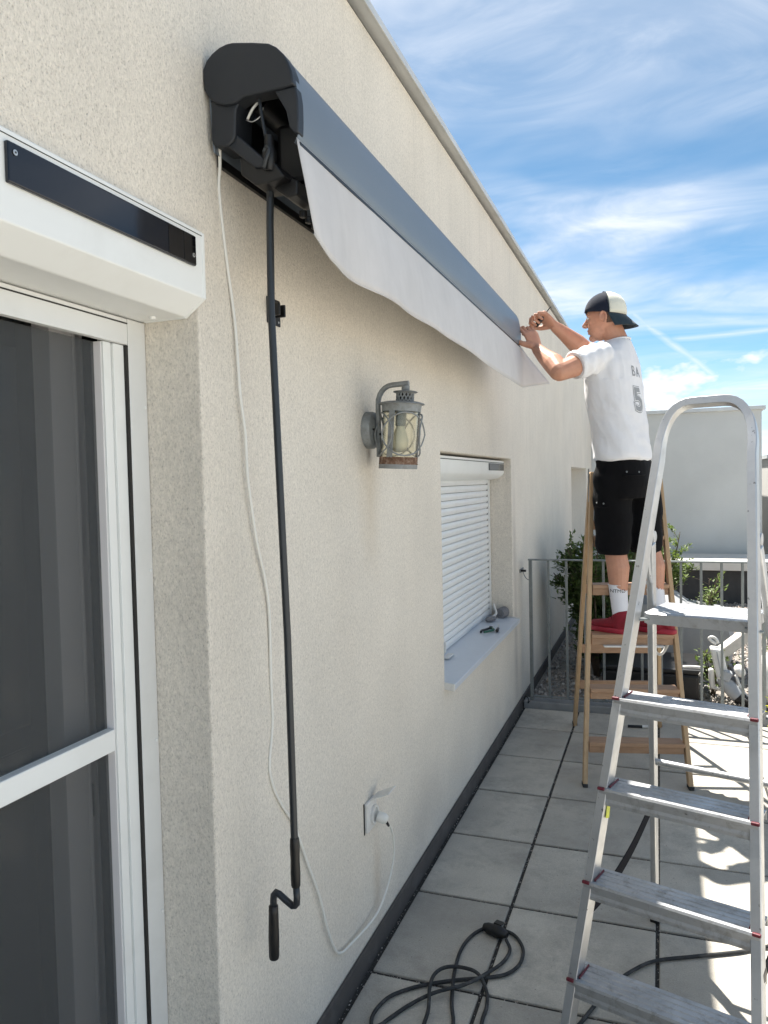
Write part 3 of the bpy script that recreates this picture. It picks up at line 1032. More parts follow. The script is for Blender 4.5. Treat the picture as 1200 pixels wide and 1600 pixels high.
root = thing('rod_clip', (0, 1.692, 1.98), 'small black clip bracket on the wall behind the crank rod', 'bracket')
MB().box((.0005, 1.668, 1.945), (.004, 1.735, 2.010)).build('plate', M['black'], root, bevel=.002)
MB().box((.004, 1.672, 1.962), (.034, 1.679, 1.992)).build('clip_lip', M['black'], root, bevel=.002)
MB().box((.004, 1.700, 1.962), (.034, 1.707, 1.992)).build('clip_lip', M['black'], root, bevel=.002)
for z in (1.955, 2.0):
    MB().lathe([(.003, 0), (.003, .0008)], (.004, 1.724, z), (1, 0, 0), 10).build('screw', M['screw'], root)

# white supply cable down the wall
CAB = [(1.448, 2.290), (1.448, 2.279), (1.459, 2.238), (1.466, 2.188), (1.485, 2.056), (1.509, 1.921), (1.515, 1.822), (1.519, 1.75), (1.534, 1.664), (1.537, 1.577), (1.551, 1.503), (1.575, 1.411), (1.61, 1.324), (1.63, 1.235), (1.634, 1.078), (1.637, .966), (1.616, .871), (1.629, .813), (1.665, .755), (1.731, .67), (1.799, .536), (1.861, .416), (1.901, .312), (1.941, .233), (1.988, .178)]
root = thing('power_cable', (.006, 1.99, .16), 'thin white cable hanging down the wall from awning to socket', 'cable')
pts = [V((.006+.004*math.sin(z*5), y, z)) for y, z in CAB]
pts[0].x = .022; pts[1].x = .018; pts[2].x = .010
up_ = [(.012, 2.08, .157), (.022, 2.253, .146), (.030, 2.345, .195), (.040, 2.385, .275), (.046, 2.372, .350), (.050, 2.335, .405), (.050, 2.318, .418)]
MB().tube(smooth_path(pts+[V(p) for p in up_], 5), .0036, 8).build('lead', M['pvc'], root, smooth=True)
MB().lathe([(.0, -.012), (.016, -.012), (.018, 0), (.017, .012), (.011, .022), (.0, .024)], (.034, 2.292, .455), (1, .05, -.3), 16).build('plug', M['pvc'], root, smooth=50)
MB().tube([(.045, 2.302, .442), (.050, 2.318, .418)], [.0055, .0042], 8).build('strain_relief', M['black'], root, smooth=True)

root = thing('wall_socket', (0, 2.27, .47), 'square outdoor wall socket with its hinged cover open', 'socket')
MB().box((.0005, 2.226, .425), (.012, 2.312, .520)).build('plate', M['outlet'], root, bevel=.003)
MB().box((.0005, 2.2215, .4215), (.003, 2.2255, .5215)).build('gasket', M['gasket'], root)
MB().lathe([(.030, 0), (.030, .008), (.024, .008), (.022, .002), (.0, .002)], (.0122, 2.280, .468), (1, 0, 0), 20).build('well', M['outlet'], root, smooth=40)
MB().obox((.040, 2.300, .533), V((.030, .006, .012)), V((0, .034, 0)), V((-.0008, 0, .0022))).build('cover_flap', M['outlet'], root, bevel=.002)

# ------------------------------------------------------------------ wall lantern
root = thing('wall_lantern', (0, 2.345, 1.72), 'rusty grey wall lantern with clear glass cylinder and bulb', 'lantern')
MB().lathe([(.0, 0), (.060, 0), (.060, .020), (.057, .027), (.030, .034), (.0, .035)], (.0005, 2.335, 1.72), (1, 0, 0), 32).build('wall_plate', M['lampmetal'], root, smooth=40)
for y, z in ((2.300, 1.72), (2.335, 1.76), (2.335, 1.68)):
    MB().lathe([(.0035, 0), (.0035, .007), (.0, .008)], (.031, y, z), (1, 0, 0), 8).build('screw', M['black'], root)
LX, LY = .132, 2.315
arm = [(.043, 2.325, 1.632), (.043, 2.325, 1.70), (.043, 2.325, 1.80)]
for k in range(1, 7):
    a = math.pi/2*k/6
    arm.append((.043+.052*(1-math.cos(a)), 2.325-.008*k/6, 1.80+.060*math.sin(a)))
arm.append((.152, LY, 1.862))
MB().tube(arm, .0085, 12).build('arm', M['lampmetal'], root, smooth=40)
MB().lathe([(.0, .0), (.0045, 0), (.0045, .012), (.0, .013)], (.052, 2.315, 1.705), (1, -.6, 0), 8).build('thumb_screw', M['black'], root)
MB().lathe([(.010, 0), (.013, .004), (.013, .016), (.009, .019)], (LX+.010, LY, 1.838), (0, 0, 1), 14).build('top_knob', M['lampmetal'], root, smooth=40)
# perforated chimney: strips woven round a cylinder leave real holes
mb = MB()
mb.lathe([(.008, 1.838), (.036, 1.8375), (.040, 1.8345), (.036, 1.8325), (.026, 1.8325)], (LX+.010, LY, 0), (0, 0, 1), 24)
ch = mb.build('chimney_rim', M['lampmetal'], root, smooth=40)
mb = MB()
for k in range(14):
    for sgn in (1, -1):
        pts = []
        for q in range(5):
            a = 2*math.pi*k/14+sgn*q/4*.62
            pts.append((LX+.010+.027*math.cos(a), LY+.027*math.sin(a), 1.8035+.030*q/4))
        mb.tube(pts, .0022, 5)
mb.build('chimney_lattice', M['lampmetal'], root, smooth=40)
MB().lathe([(.020, 1.803), (.022, 1.832)], (LX+.010, LY, 0), (0, 0, 1), 16).build('chimney_core', M['black'], root, smooth=40)
MB().lathe([(.027, 1.8055), (.056, 1.8035), (.072, 1.799), (.074, 1.796), (.070, 1.7945), (.064, 1.795), (.0625, 1.772), (.0595, 1.772), (.060, 1.794), (.027, 1.797)], (LX, LY, 0), (0, 0, 1), 40).build('hood', M['lampmetal'], root, smooth=40)
MB().lathe([(.0575, 1.622), (.0575, 1.785), (.0555, 1.785), (.0555, 1.622), (.0575, 1.622)], (LX, LY, 0), (0, 0, 1), 40, cap=False).build('glass_cylinder', M['glass'], root, smooth=40)
for a in (-100, 20, 140):
    c_, s_ = math.cos(R(a)), math.sin(R(a))
    MB().obox((LX+.0600*c_, LY+.0600*s_, 1.703), V((c_, s_, 0))*.0014, V((-s_, c_, 0))*.010, V((0, 0, .077))).build('strap', M['lampmetal'], root, bevel=.0008)
for a in (-150, -55, 40, 130):
    pts = []
    ca, sa = math.cos(R(a)), math.sin(R(a))
    for k in range(24):
        t = 2*math.pi*k/24
        tang = .062*math.cos(t)
        pts.append(V((LX, LY, 1.700))+V((ca, sa, 0))*(.0585+.012*abs(math.cos(t))*0)+V((-sa, ca, 0))*tang+V((0, 0, .068*math.sin(t))))
    # wrap the loop around the cylinder
    w = []
    for p in pts:
        q = p-V((LX, LY, 0))
        tang = q.x*-sa+q.y*ca
        ang = R(a)+tang/.0585
        rr_ = .0630+.018*max(0.0, 1-abs(p.z-1.700)/.068)**.6
        w.append(V((LX+rr_*math.cos(ang), LY+rr_*math.sin(ang), p.z)))
    MB().tube(w, .0026, 6, closed=True).build('guard_wire', M['lampmetal'], root, smooth=True)
MB().lathe([(.0585, 1.628), (.0615, 1.628), (.0618, 1.6045), (.0585, 1.6045), (.0580, 1.606), (.0580, 1.627)], (LX, LY, 0), (0, 0, 1), 40, cap=False).build('rust_ring', M['rust'], root, smooth=40)
MB().lathe([(.0, 1.590), (.0612, 1.5905), (.0620, 1.592), (.0616, 1.6043), (.0, 1.6043)], (LX, LY, 0), (0, 0, 1), 40).build('base', M['lampmetal'], root, smooth=40)
for a in range(0, 360, 60):
    MB().obox((LX+.060*math.cos(R(a)), LY+.060*math.sin(R(a)), 1.6055), V((math.cos(R(a)), math.sin(R(a)), 0))*.006, V((-math.sin(R(a)), math.cos(R(a)), 0))*.0015, V((0, 0, .001))).build('tab', M['rust'], root)
MB().lathe([(.0, 1.79), (.017, 1.79), (.017, 1.728), (.013, 1.727), (.0, 1.727)], (LX, LY, 0), (0, 0, 1), 18).build('lamp_holder', M['lampmetal'], root, smooth=40)
MB().lathe([(.013, 1.726), (.017, 1.715), (.0265, 1.690), (.029, 1.678), (.0285, 1.665), (.024, 1.653), (.014, 1.645), (.0, 1.643)], (LX, LY, 0), (0, 0, 1), 22).build('bulb', M['bulb'], root, smooth=50)

for ch_ in root.children:
    if ch_.name.split('.')[0] not in ('wall_plate', 'arm', 'screw', 'thumb_screw'):
        for v_ in ch_.data.vertices:
            zz_ = v_.co.z+1.72
            v_.co.x += (zz_-1.855)*.085     # the lantern hangs a little askew
            v_.co.z -= (v_.co.x-LX)*.05

# small things on and by the window
root = thing('paint_brush_set', (-.08, 4.78, .66), 'grey round bristle brush with white handle at the far end of the sill', 'brush')
MB().lathe([(.0, 0), (.030, .002), (.034, .012), (.035, .07), (.030, .080), (.0, .082)], (-.072, 4.80, .692), (.25, .95, .05), 20).build('bristle_head', M['brush'], root, smooth=50)
MB().ell((-.10, 4.66, .682), V((.022, -.01, 0)), V((.018, .055, 0)), V((0, 0, .017))).build('bristle_pad', M['brush'], root, smooth=True)
MB().tube(smooth_path([(-.10, 4.70, .685), (-.095, 4.745, .690), (-.088, 4.775, .700), (-.105, 4.80, .735), (-.112, 4.815, .752)], 4), .007, 8).build('handle', M['whiteplast'], root, smooth=True)
root = thing('pliers', (-.06, 4.40, .66), 'dark green handled pliers lying on the window sill', 'pliers')
for s_ in (-1, 1):
    MB().limb(smooth_path([(-.055, 4.44, .671), (-.050+s_*.022, 4.40, .669), (-.060+s_*.026, 4.34, .672), (-.070+s_*.010, 4.29, .673)], 3), [.0065]*10, 8).build('handle', M['green'] if s_ > 0 else M['black'], root, smooth=True)
    MB().limb([(-.055, 4.44, .671), (-.046+s_*.006, 4.49, .671)], [.007, .003], 8).build('jaw', M['screw'], root, smooth=True)
MB().lathe([(.0, 0), (.010, 0), (.010, .010), (.0, .010)], (-.054, 4.445, .668), (0, 0, 1), 12).build('pivot', M['black'], root)
root = thing('screwdriver', (-.03, 4.5, .66), 'slim screwdriver lying on the sill beside the pliers', 'screwdriver')
MB().limb([(-.012, 4.45, .667), (-.030, 4.56, .669)], [.0028, .0028], 8).build('shaft', M['screw'], root, smooth=True)
MB().limb([(-.010, 4.44, .668), (-.002, 4.37, .668)], [.008, .010], 10).build('handle', M['black'], root, smooth=True)
root = thing('shutter_belt_guide', (-.12, 3.66, .66), 'small white plastic bracket standing at the near end of the sill', 'bracket')
MB().box((-.118, 3.60, .672), (-.085, 3.70, .679)).build('foot', M['whiteplast'], root, bevel=.002)
MB().box((-.135, 3.64, .674), (-.129, 3.69, .755)).build('upright', M['whiteplast'], root, bevel=.002)
MB().box((-.129, 3.645, .690), (-.112, 3.655, .745)).build('rib', M['whiteplast'], root, bevel=.002)

root = thing('wall_hook', (0, 5.17, .93), 'little steel hook with a wire fixed to the wall near the railing', 'hook')
MB().box((.0005, 5.13, .915), (.006, 5.27, .940)).build('plate', M['steel'], root, bevel=.002)
MB().tube([(.006, 5.16, .928), (.040, 5.16, .928)], .008, 8).build('pin', M['black'], root, smooth=True)
MB().tube(smooth_path([(.006, 5.24, .915), (.020, 5.22, .885), (.045, 5.18, .868), (.066, 5.17, .865)], 4), .0025, 6).build('wire', M['steel'], root, smooth=True)

# ------------------------------------------------------------------ railing
root = thing('railing', (2.0, 5.18, 0), 'grey steel balustrade with upright bars across the terrace end', 'railing')
RY = 5.165
MB().box((.055, RY-.018, 1.000), (4.35, RY+.018, 1.009)).build('top_rail', M['steel'], root, bevel=.0015)
MB().box((.072, RY-.013, .070), (4.33, RY+.013, .079)).build('bottom_rail', M['steel'], root, bevel=.0015)
k = 0
while .069+.1187*k < 4.3:
    x = .069+.1187*k
    if k % 12 == 0:
        MB().box((x-.010, RY-.016, .046), (x+.010, RY+.016, .9995)).build('post', M['steel'], root, bevel=.0015)
    else:
        MB().box((x-.0075, RY-.0095, .0792), (x+.0075, RY+.0095, .9995)).build('baluster', M['steel'], root, bevel=.001)
    k += 1
MB().tube(smooth_path([(.022, 5.12, .06), (.035, 5.11, .085), (.05, 5.12, .06), (.045, 5.13, .03), (.06, 5.12, .05)], 4), .003, 6).build('cable_tie', M['rubber'], root, smooth=True)

# ------------------------------------------------------------------ far building and things behind the railing
root = thing('far_building', (2, 11.2, 0), 'plain pale grey rendered building block behind the railing', 'building')
mb = MB().box((-1.0, 11.01, -.06), (2.145, 16.0, 2.385))
mb.build('wall', M['stucco_far'], root)
MB().box((-1.02, 10.965, 2.386), (2.19, 16.02, 2.435)).build('parapet_coping', M['flash'], root, bevel=.004)
root = thing('low_parapet', (1.6, 9.9, 0), 'low pale concrete slab parapet with front coloured dark for shade behind the railing', 'parapet')
MB().box((.95, 9.92, .40), (6.5, 10.9, .51)).build('slab', M['concrete'], root, bevel=.006)
MB().box((1.05, 10.02, -.05), (6.5, 10.85, .398)).build('base', M['bitumen_shade'], root)  # dark colour stands in for the shadow on the front under the ledge
root = thing('neighbour_house', (5, 15, 0), 'neighbouring grey plastered house with a dark window at the right edge', 'house')
MB().box((2.6, 14.0, -.06), (9.0, 19.0, 1.80)).build('wall', M['nbwall'], root)
MB().box((2.55, 13.95, 1.801), (9.0, 19.05, 1.86)).build('roof_edge', M['flash'], root)
for x in (2.78, 5.2):
    w_ = MB().box((x, 13.97, .95), (x+1.6, 13.999, 1.42)).build('window', M['white2'], root)
    MB().box((x+.05, 13.96, 1.0), (x+1.55, 13.9695, 1.37)).build('pane', M['nbglass'], w_)


def leaf(mb, p, d, n_, ln, wd):
    d = d.normalized(); s_ = d.cross(n_)
    if s_.length < 1e-3:
        s_ = d.orthogonal()
    s_.normalize()
    nn = s_.cross(d)
    mb.add([p, p+d*ln*.45+s_*wd+nn*wd*.35, p+d*ln, p+d*ln*.45-s_*wd+nn*wd*.35, p+d*ln*.5-nn*wd*.1],
           [(0, 1, 4), (1, 2, 4), (2, 3, 4), (3, 0, 4)])


def shrub(name, base, h, spread, nstem, nleaf, lsize, lm, label, cat='shrub', lean=(0, 0), group=None, low=.15, seed=1):
    rnd = random.Random(seed)
    root = thing(name, base, label, cat, group)
    st, lv = MB(), MB()
    b = V(base)
    tips = []
    for k in range(nstem):
        a = rnd.uniform(0, 2*math.pi); sp = spread*rnd.uniform(.35, 1.0)
        end = b+V((math.cos(a)*sp+lean[0]*h, math.sin(a)*sp+lean[1]*h, h*rnd.uniform(.6, 1.0)))
        mid = b.lerp(end, .5)+V((rnd.uniform(-.1, .1)*spread, rnd.uniform(-.1, .1)*spread, h*.10))
        path = smooth_path([b+V((rnd.uniform(-.02, .02), rnd.uniform(-.02, .02), 0)), mid, end], 6)
        st.tube(path, [.008*(1-.75*i/(len(path)-1))*h+.0012 for i in range(len(path))], 5)
        for q in range(9):
            t = low+(1-low)*rnd.random()**.75
            p0 = path[min(len(path)-1, int(t*(len(path)-1)))]
            dv = V((rnd.uniform(-1, 1), rnd.uniform(-1, 1), rnd.uniform(-.2, .9))).normalized()
            tw = p0+dv*rnd.uniform(.06, .20)*min(1, h)
            st.tube([p0, p0.lerp(tw, .5)+V((0, 0, .008)), tw], [.0028, .002, .001], 4)
            tips.append((p0, tw))
        for q in range(10):
            t = low+(1-low)*rnd.random()
            p0 = path[min(len(path)-1, int(t*(len(path)-1)))]
            tips.append((p0, p0+V((rnd.gauss(0, .05), rnd.gauss(0, .05), rnd.uniform(-.02, .07)))))
    for _ in range(nleaf):
        p0, tw = rnd.choice(tips)
        p = p0.lerp(tw, rnd.random()**.6)+V((rnd.gauss(0, .010), rnd.gauss(0, .010), rnd.gauss(0, .010)))
        d = V((rnd.uniform(-1, 1), rnd.uniform(-1, 1), rnd.uniform(-.5, .8)))+(tw-p0).normalized()*.6
        leaf(lv, p, d, V((rnd.uniform(-.4, .4), rnd.uniform(-.4, .4), 1)), lsize*rnd.uniform(.6, 1.25), lsize*rnd.uniform(.2, .32))
    st.build('stems', M['twig'], root, smooth=True)
    lv.build('foliage', M[lm], root)
    return root


shrub('leafy_shrub', (.42, 6.15, -.01), 1.12, .34, 30, 15000, .042, 'leafA', 'dark green airy shrub behind the railing next to the house wall', seed=3)
shrub('leafy_shrub', (.86, 7.0, -.01), 1.15, .30, 24, 9000, .040, 'leafB', 'brighter green shrub behind the right stile of the wooden ladder', seed=5)
shrub('leafy_shrub', (.62, 7.6, -.01), .95, .36, 30, 13000, .046, 'leafA', 'green shrub seen between the treads of the wooden ladder', seed=11)
shrub('small_plant', (1.24, 6.75, -.01), .78, .16, 7, 620, .036, 'leafB', 'thin light green plant rising between the railing bars above the grey cover', 'plant', seed=6)
shrub('small_plant', (1.24, 5.75, -.01), .40, .12, 6, 260, .038, 'leafB', 'small leafy plant beside the white garden machine', 'plant', seed=8)
shrub('small_plant', (1.70, 5.9, -.01), .42, .14, 6, 260, .036, 'leafB', 'small bright plant right of the white garden machine', 'plant', seed=9)
shrub('flowering_plant', (1.50, 3.92, 0.20), .32, .14, 9, 420, .042, 'leafY', 'yellow green plant in a pot at the right edge of the terrace', 'plant', seed=10)
root = thing('plant_pot', (1.50, 3.92, 0), 'pale grey round plant pot at the right edge of the terrace', 'pot')
MB().lathe([(.0, .002), (.075, .002), (.095, .20), (.101, .20), (.101, .222), (.090, .222), (.088, .19), (.0, .19)], (1.50, 3.92, 0), (0, 0, 1), 24).build('pot', M['greyplast'], root, smooth=40)

# grey covered lounger behind the railing
root = thing('covered_lounger', (1.05, 6.5, 0), 'bulky grey covered garden lounger standing behind the railing', 'lounger')
mb = MB()
prof = [(.62, .09), (.60, .30), (.64, .48), (.72, .60), (.90, .63), (1.02, .58), (1.10, .52), (1.30, .49), (1.40, .46), (1.43, .34), (1.42, .14), (1.40, .10)]
rs = []
for k in range(9):
    t = k/8
    s_ = 1-.10*(2*t-1)**4
    rs.append([V((1.02+(u-1.02)*s_, 6.22+.75*t, .1+(w-.1)*s_+.012*math.sin(9*t+u*13))) for u, w in prof])
mb.rings(rs)
mb.build('cover', M['greycover'], root, smooth=50)
MB().box((.66, 6.25, .03), (1.38, 6.93, .11)).build('frame', M['black'], root, bevel=.01)
for x in (.70, 1.34):
    for y in (6.30, 6.88):
        MB().lathe([(.0, 0), (.024, 0), (.024, .045), (.0, .045)], (x, y, -.012), (0, 0, 1), 12).build('foot', M['black'], root)
root = thing('storage_box', (.8, 5.9, 0), 'black low storage box behind the wooden ladder and the railing', 'box')
MB().box((.50, 5.55, -.01), (1.14, 6.05, .19)).build('body', M['black'], root, bevel=.02)
MB().box((.485, 5.535, .192), (1.155, 6.065, .225)).build('lid', M['black'], root, bevel=.01)
hd = [(1.02, 5.50, .20), (1.02, 5.47, .255), (1.14, 5.47, .262), (1.155, 5.48, .235), (1.14, 5.50, .20)]
MB().tube(smooth_path(hd, 4), .010, 8).build('handle', M['whiteplast'], root, smooth=True)

# white and grey garden machine with tube, leaning by the railing
root = thing('garden_machine', (1.38, 5.6, 0), 'white garden vacuum with grey motor housing and black tube behind the railing', 'machine')
B = V
MB().obox((1.43, 5.78, .42), V((.145, .02, .120)), V((0, .09, 0)), V((-.020, 0, .026))).build('grey_board', M['greyboard'], root, bevel=.008)
MB().obox((1.268, 5.575, .275), V((.040, 0, -.004)), V((0, .050, 0)), V((-.022, .01, .105))).build('body', M['whiteplast'], root, bevel=.016, seg=3)
MB().obox((1.262, 5.522, .285), V((.004, 0, 0)), V((0, .003, 0)), V((-.014, .0, .080))).build('seam', M['greyplast'], root)
MB().obox((1.305, 5.54, .205), V((.028, 0, -.012)), V((0, .040, 0)), V((.014, 0, .030))).build('hinge_block', M['greyplast'], root, bevel=.008)
MB().tube(smooth_path([B((1.25, 5.60, .40)), B((1.225, 5.60, .415)), B((1.205, 5.60, .435)), B((1.225, 5.60, .447)), B((1.25, 5.60, .432)), B((1.262, 5.60, .405))], 4), .010, 8).build('top_handle', M['whiteplast'], root, smooth=True)
MB().limb([B((1.285, 5.55, .165)), B((1.335, 5.53, .115)), B((1.375, 5.51, .075))], [.040, .047, .041], 16).build('motor_housing', M['greyplast'], root, smooth=True)
MB().lathe([(.039, 0), (.043, .012), (.043, .028), (.030, .034), (.0, .030)], (1.378, 5.508, .072), (.72, -.2, -.66), 18).build('intake_ring', M['black'], root, smooth=40)
MB().limb([B((1.40, 5.50, .055)), B((1.52, 5.44, .02))], [.034, .034], 14).build('tube', M['black'], root, smooth=True)
MB().lathe([(.0, -.022), (.036, -.020), (.043, -.008), (.043, .010), (.034, .020), (.0, .022)], (1.392, 5.56, .235), (.75, -.35, .5), 22).build('tank', M['whiteplast'], root, smooth=True)
MB().tube(smooth_path([B((1.365, 5.54, .21)), B((1.385, 5.53, .15)), B((1.42, 5.52, .09)), B((1.48, 5.50, .01))], 4), .009, 8).build('strut', M['whiteplast'], root, smooth=True)
MB().tube([B((1.285, 5.56, .14)), B((1.287, 5.56, -.01))], .011, 8).build('leg', M['whiteplast'], root, smooth=True)
MB().limb([B((1.215, 5.58, .22)), B((1.222, 5.58, .11))], [.020, .018], 10).build('side_grip', M['whiteplast'], root, smooth=True)
MB().tube([B((1.222, 5.58, .105)), B((1.29, 5.56, .095))], .012, 8).build('crosspiece', M['whiteplast'], root, smooth=True)
MB().ell((1.56, 5.62, .18), V((.085, 0, -.03)), V((0, .12, 0)), V((.03, 0, .17))).build('collecting_bag', M['whiteplast'], root, smooth=True)

# ------------------------------------------------------------------ wooden step ladder
WL = thing('wooden_stepladder', (.7, 4.4, 0), 'pale wooden stepladder with plank treads carrying the man', 'ladder')
fl, fr = V((.532, 3.883, 0)), V((1.030, 3.995, 0))
bl, br = V((.383, 4.850, 0)), V((.883, 4.960, 0))
tl, tr = V((.545, 4.335, 1.575)), V((.888, 4.425, 1.585))
wx = (fr-fl).normalized()
wy = V((-wx.y, wx.x, 0))


def at(p, q, z):
    return p.lerp(q, z/q.z)


for p, q, dy in ((fl, tl, -.018), (fr, tr, -.018), (bl, tl, .024), (br, tr, .024)):
    a, b_ = p.copy(), q+wy*dy
    MB().bar(a, b_, .022, .046, side=wx).build('stile', M['wood'], WL, bevel=.003)
for p in (fl, fr, bl, br):
    MB().bar(p+V((0, 0, .0)), p+V((0, 0, .018)), .026, .050, side=wx).build('foot', M['rubber'], WL, bevel=.003)
for z in (.215, .470, .735, .985, 1.235, 1.46):
    a, b_ = at(fl, tl+wy*-.018, z), at(fr, tr+wy*-.018, z)
    a = a+wx*.012; b_ = b_-wx*.012
    dp = .095 if z < 1.4 else .12
    MB().obox((a+b_)/2+wy*.012+V((0, 0, -.011)), (b_-a)/2, wy*dp/2, V((0, 0, .011))).build('tread', M['woodx'], WL, bevel=.004)
    MB().obox((a+b_)/2+wy*-.012+V((0, 0, -.040)), (b_-a)/2, wy*.009, V((0, 0, .0175))).build('tread_rail', M['woodx'], WL, bevel=.003)
for z in (.28, .52, .90, 1.28):
    a, b_ = at(bl, tl+wy*.024, z)+wx*.012, at(br, tr+wy*.024, z)-wx*.012
    MB().bar(a, b_, .018, .052, side=wy).build('rear_rail', M['woodx'], WL, bevel=.003)
for q, s_ in ((tl, -1), (tr, 1)):
    MB().bar(q+V((0, 0, -.16))+wx*s_*.016, q+V((0, 0, .025))+wx*s_*.016, .005, .030, side=wx).build('hinge_plate', M['steel'], WL, bevel=.002)
    MB().tube([q+V((0, 0, -.02))-wx*.02, q+V((0, 0, -.02))+wx*.02], .006, 8).build('hinge_bolt', M['steel'], WL, smooth=True)
a, b_ = at(fr, tr, .70)+wy*.03-wx*.02, at(br, tr, .66)
pts = []
for k in range(13):
    t = k/12
    p = a.lerp(a+wx*-.10+wy*.02+V((0, 0, -.0)), t)
    p.z = .70-.085*math.sin(math.pi*t)
    pts.append(p)
MB().tube(pts, .008, 8).build('rope', M['rope'], WL, smooth=True)
MB().obox((fl+fr)/2+wy*.20+V((.02, 0, .675)), wx*.15, wy*.05, V((0, 0, .004))).build('white_shelf', M['whiteplast'], WL, bevel=.002)

# ------------------------------------------------------------------ aluminium step ladder
AL = thing('aluminium_stepladder', (.85, 2.3, 0), 'silver aluminium stepladder with platform and rounded top handle', 'ladder')
LA = V((.631, 1.973, 0)); PH, TY, KA, LW = .296, .317, .069, .503
LXD = V((math.cos(PH), -math.sin(PH), 0)); LYD = V((math.sin(PH), math.cos(PH), 0))
UPF = (LYD*TY+V((0, 0, 1))).normalized()      # up along the front plane
NF = LXD.cross(UPF).normalized()              # normal of the front plane (towards the back)


def lp(side, z, inset=0.0, back=0.0):
    s_ = KA*z+inset if side == 0 else LW-KA*z-inset
    return LA+LXD*s_+LYD*(TY*z+back)+V((0, 0, z))


# one bent tube: left rail, handle, right rail
RI = .0125
path = [lp(0, z, RI) for z in (.0, .45, .9, 1.35, 1.60)]
zb, zt, rb_ = 1.615, 1.765, .075
l0, r0 = lp(0, zb, RI), lp(1, zb, RI)
lt, rt_ = lp(0, zt, RI), lp(1, zt, RI)


def bez(a, b, c, n=8):
    return [a*(1-t)**2+b*2*t*(1-t)+c*t*t for t in [k/n for k in range(n+1)]]


lm_, rm_ = lt+LXD*rb_, rt_-LXD*rb_
full = path+bez(l0+UPF*.03, lt, lm_)+bez(rm_, rt_, r0+UPF*.03)+[lp(1, z, RI) for z in (1.60, 1.35, .9, .45, .0)]
rs = []
pr = [(-1, -.9), (-.86, -1), (-.66, -1), (-.56, -.90), (.56, -.90), (.66, -1), (.86, -1), (1, -.9), (1, .6), (.84, .66), (.84, .9), (1, .94), (.9, 1), (-.9, 1), (-1, .94), (-1, -.2)]
pr_old = [(math.copysign(abs(math.cos(a))**.32, math.cos(a)), math.copysign(abs(math.sin(a))**.32, math.sin(a))) for a in [2*math.pi*(k+.5)/16 for k in range(16)]]
for i, p in enumerate(full):
    d = (full[min(i+1, len(full)-1)]-full[max(i-1, 0)]).normalized()
    s_ = NF.cross(d).normalized()
    up_k = max(0, min(1, (p.z-1.58)/.12))
    wdt, dep = .0118, .0265-.0100*up_k
    rs.append([p+s_*(u*wdt)+NF*(w*dep) for u, w in pr])
MB().rings(rs).build('rail_frame', M['alu'], AL, smooth=28)
# treads: extruded profile with grip grooves
STEP_Z = [.226+.235*k for k in range(4)]
for k, z in enumerate(STEP_Z):
    prof = []
    dep0, dep1 = -.031, .052
    n = 4
    for q in range(n+1):
        u = dep0+(dep1-dep0)*q/n
        prof += [(u, 0.0), (u+.0130, 0.0), (u+.0142, -.0020), (u+.0185, -.0020)]
    prof = prof[:-2]
    prof = prof[:-1] if False else prof
    prof += [(dep1+.0165, -.026), (dep1+.0135, -.026), (dep1+.0125, -.004), (dep0+.005, -.004), (dep0+.004, -.030), (dep0+.010, -.034), (dep0+.010, -.046), (dep0, -.046), (dep0-.001, -.036), (dep0+.0015, -.028), (dep0-.0005, -.018), (dep0-.003, -.006)]
    prof = [(u, w) for u, w in prof]
    o0, o1 = lp(0, z, .000), lp(1, z, .000)
    L_ = (o1-o0).length
    st = MB().prism(prof, lambda u, w, t: o0+(o1-o0)*t+LYD*u+V((0, 0, w)), .006, .994).build('step', M['tread'], AL)
    for s_, oo in ((0, lp(0, z)), (1, lp(1, z))):
        sg = 1 if s_ == 0 else -1
        c_ = oo+LXD*sg*.0275+LYD*.018+V((0, 0, .0012))
        MB().obox(c_, LXD*.0022, LYD*.034, V((0, 0, .0030))).build('end_cap', M['redcap'], st, bevel=.002)
        MB().obox(oo+LXD*sg*.009+LYD*-.0325+V((0, 0, -.001)), LXD*.010, LYD*.004, V((0, 0, .0042))).build('end_cap', M['redcap'], st, bevel=.002)
        MB().lathe([(.0, 0), (.005, 0), (.004, .0018), (.0, .002)], oo+LXD*sg*.012+LYD*-.0275+V((0, 0, -.040)), -LYD, 10).build('rivet', M['screw'], st, smooth=40)
# platform
zp = 1.155
o0, o1 = lp(0, zp, .035, .045), lp(1, zp, .035, .045)
prof = []
n = 7
for q in range(n):
    u = .20*q/n
    prof += [(u, 0), (u+.020, 0), (u+.0215, -.0035), (u+.0265, -.0035)]
prof += [(.20, 0), (.203, -.004), (.203, -.030), (.199, -.030), (.199, -.008), (.006, -.008), (.004, -.034), (-.004, -.034), (-.006, -.004)]
pf = MB().prism(prof, lambda u, w, t: o0+(o1-o0)*t+LYD*u+V((0, 0, w)), 0, 1).build('platform', M['tread'], AL)
for s_, sg in ((0, -1), (1, 1)):
    e = o0 if s_ == 0 else o1
    MB().obox(e+LXD*sg*.0035+LYD*.10+V((0, 0, -.016)), LXD*.003, LYD*.105, V((0, 0, .016))).build('platform_side', M['tread'], pf, bevel=.0015)
    MB().bar(lp(s_, zp-.020, 0, .0), lp(s_, zp-.020, .06, .085), .006, .022, side=V((0, 0, 1))).build('hinge_arm', M['steel'], pf, bevel=.0015)
# rear frame
SPREAD = .825
hz = 1.40


def rear(side, z):
    top = lp(side, hz, .012, .030)
    s_ = .000 if side == 0 else LW
    bot = LA+LXD*s_+LYD*SPREAD
    return bot.lerp(top, z/hz)


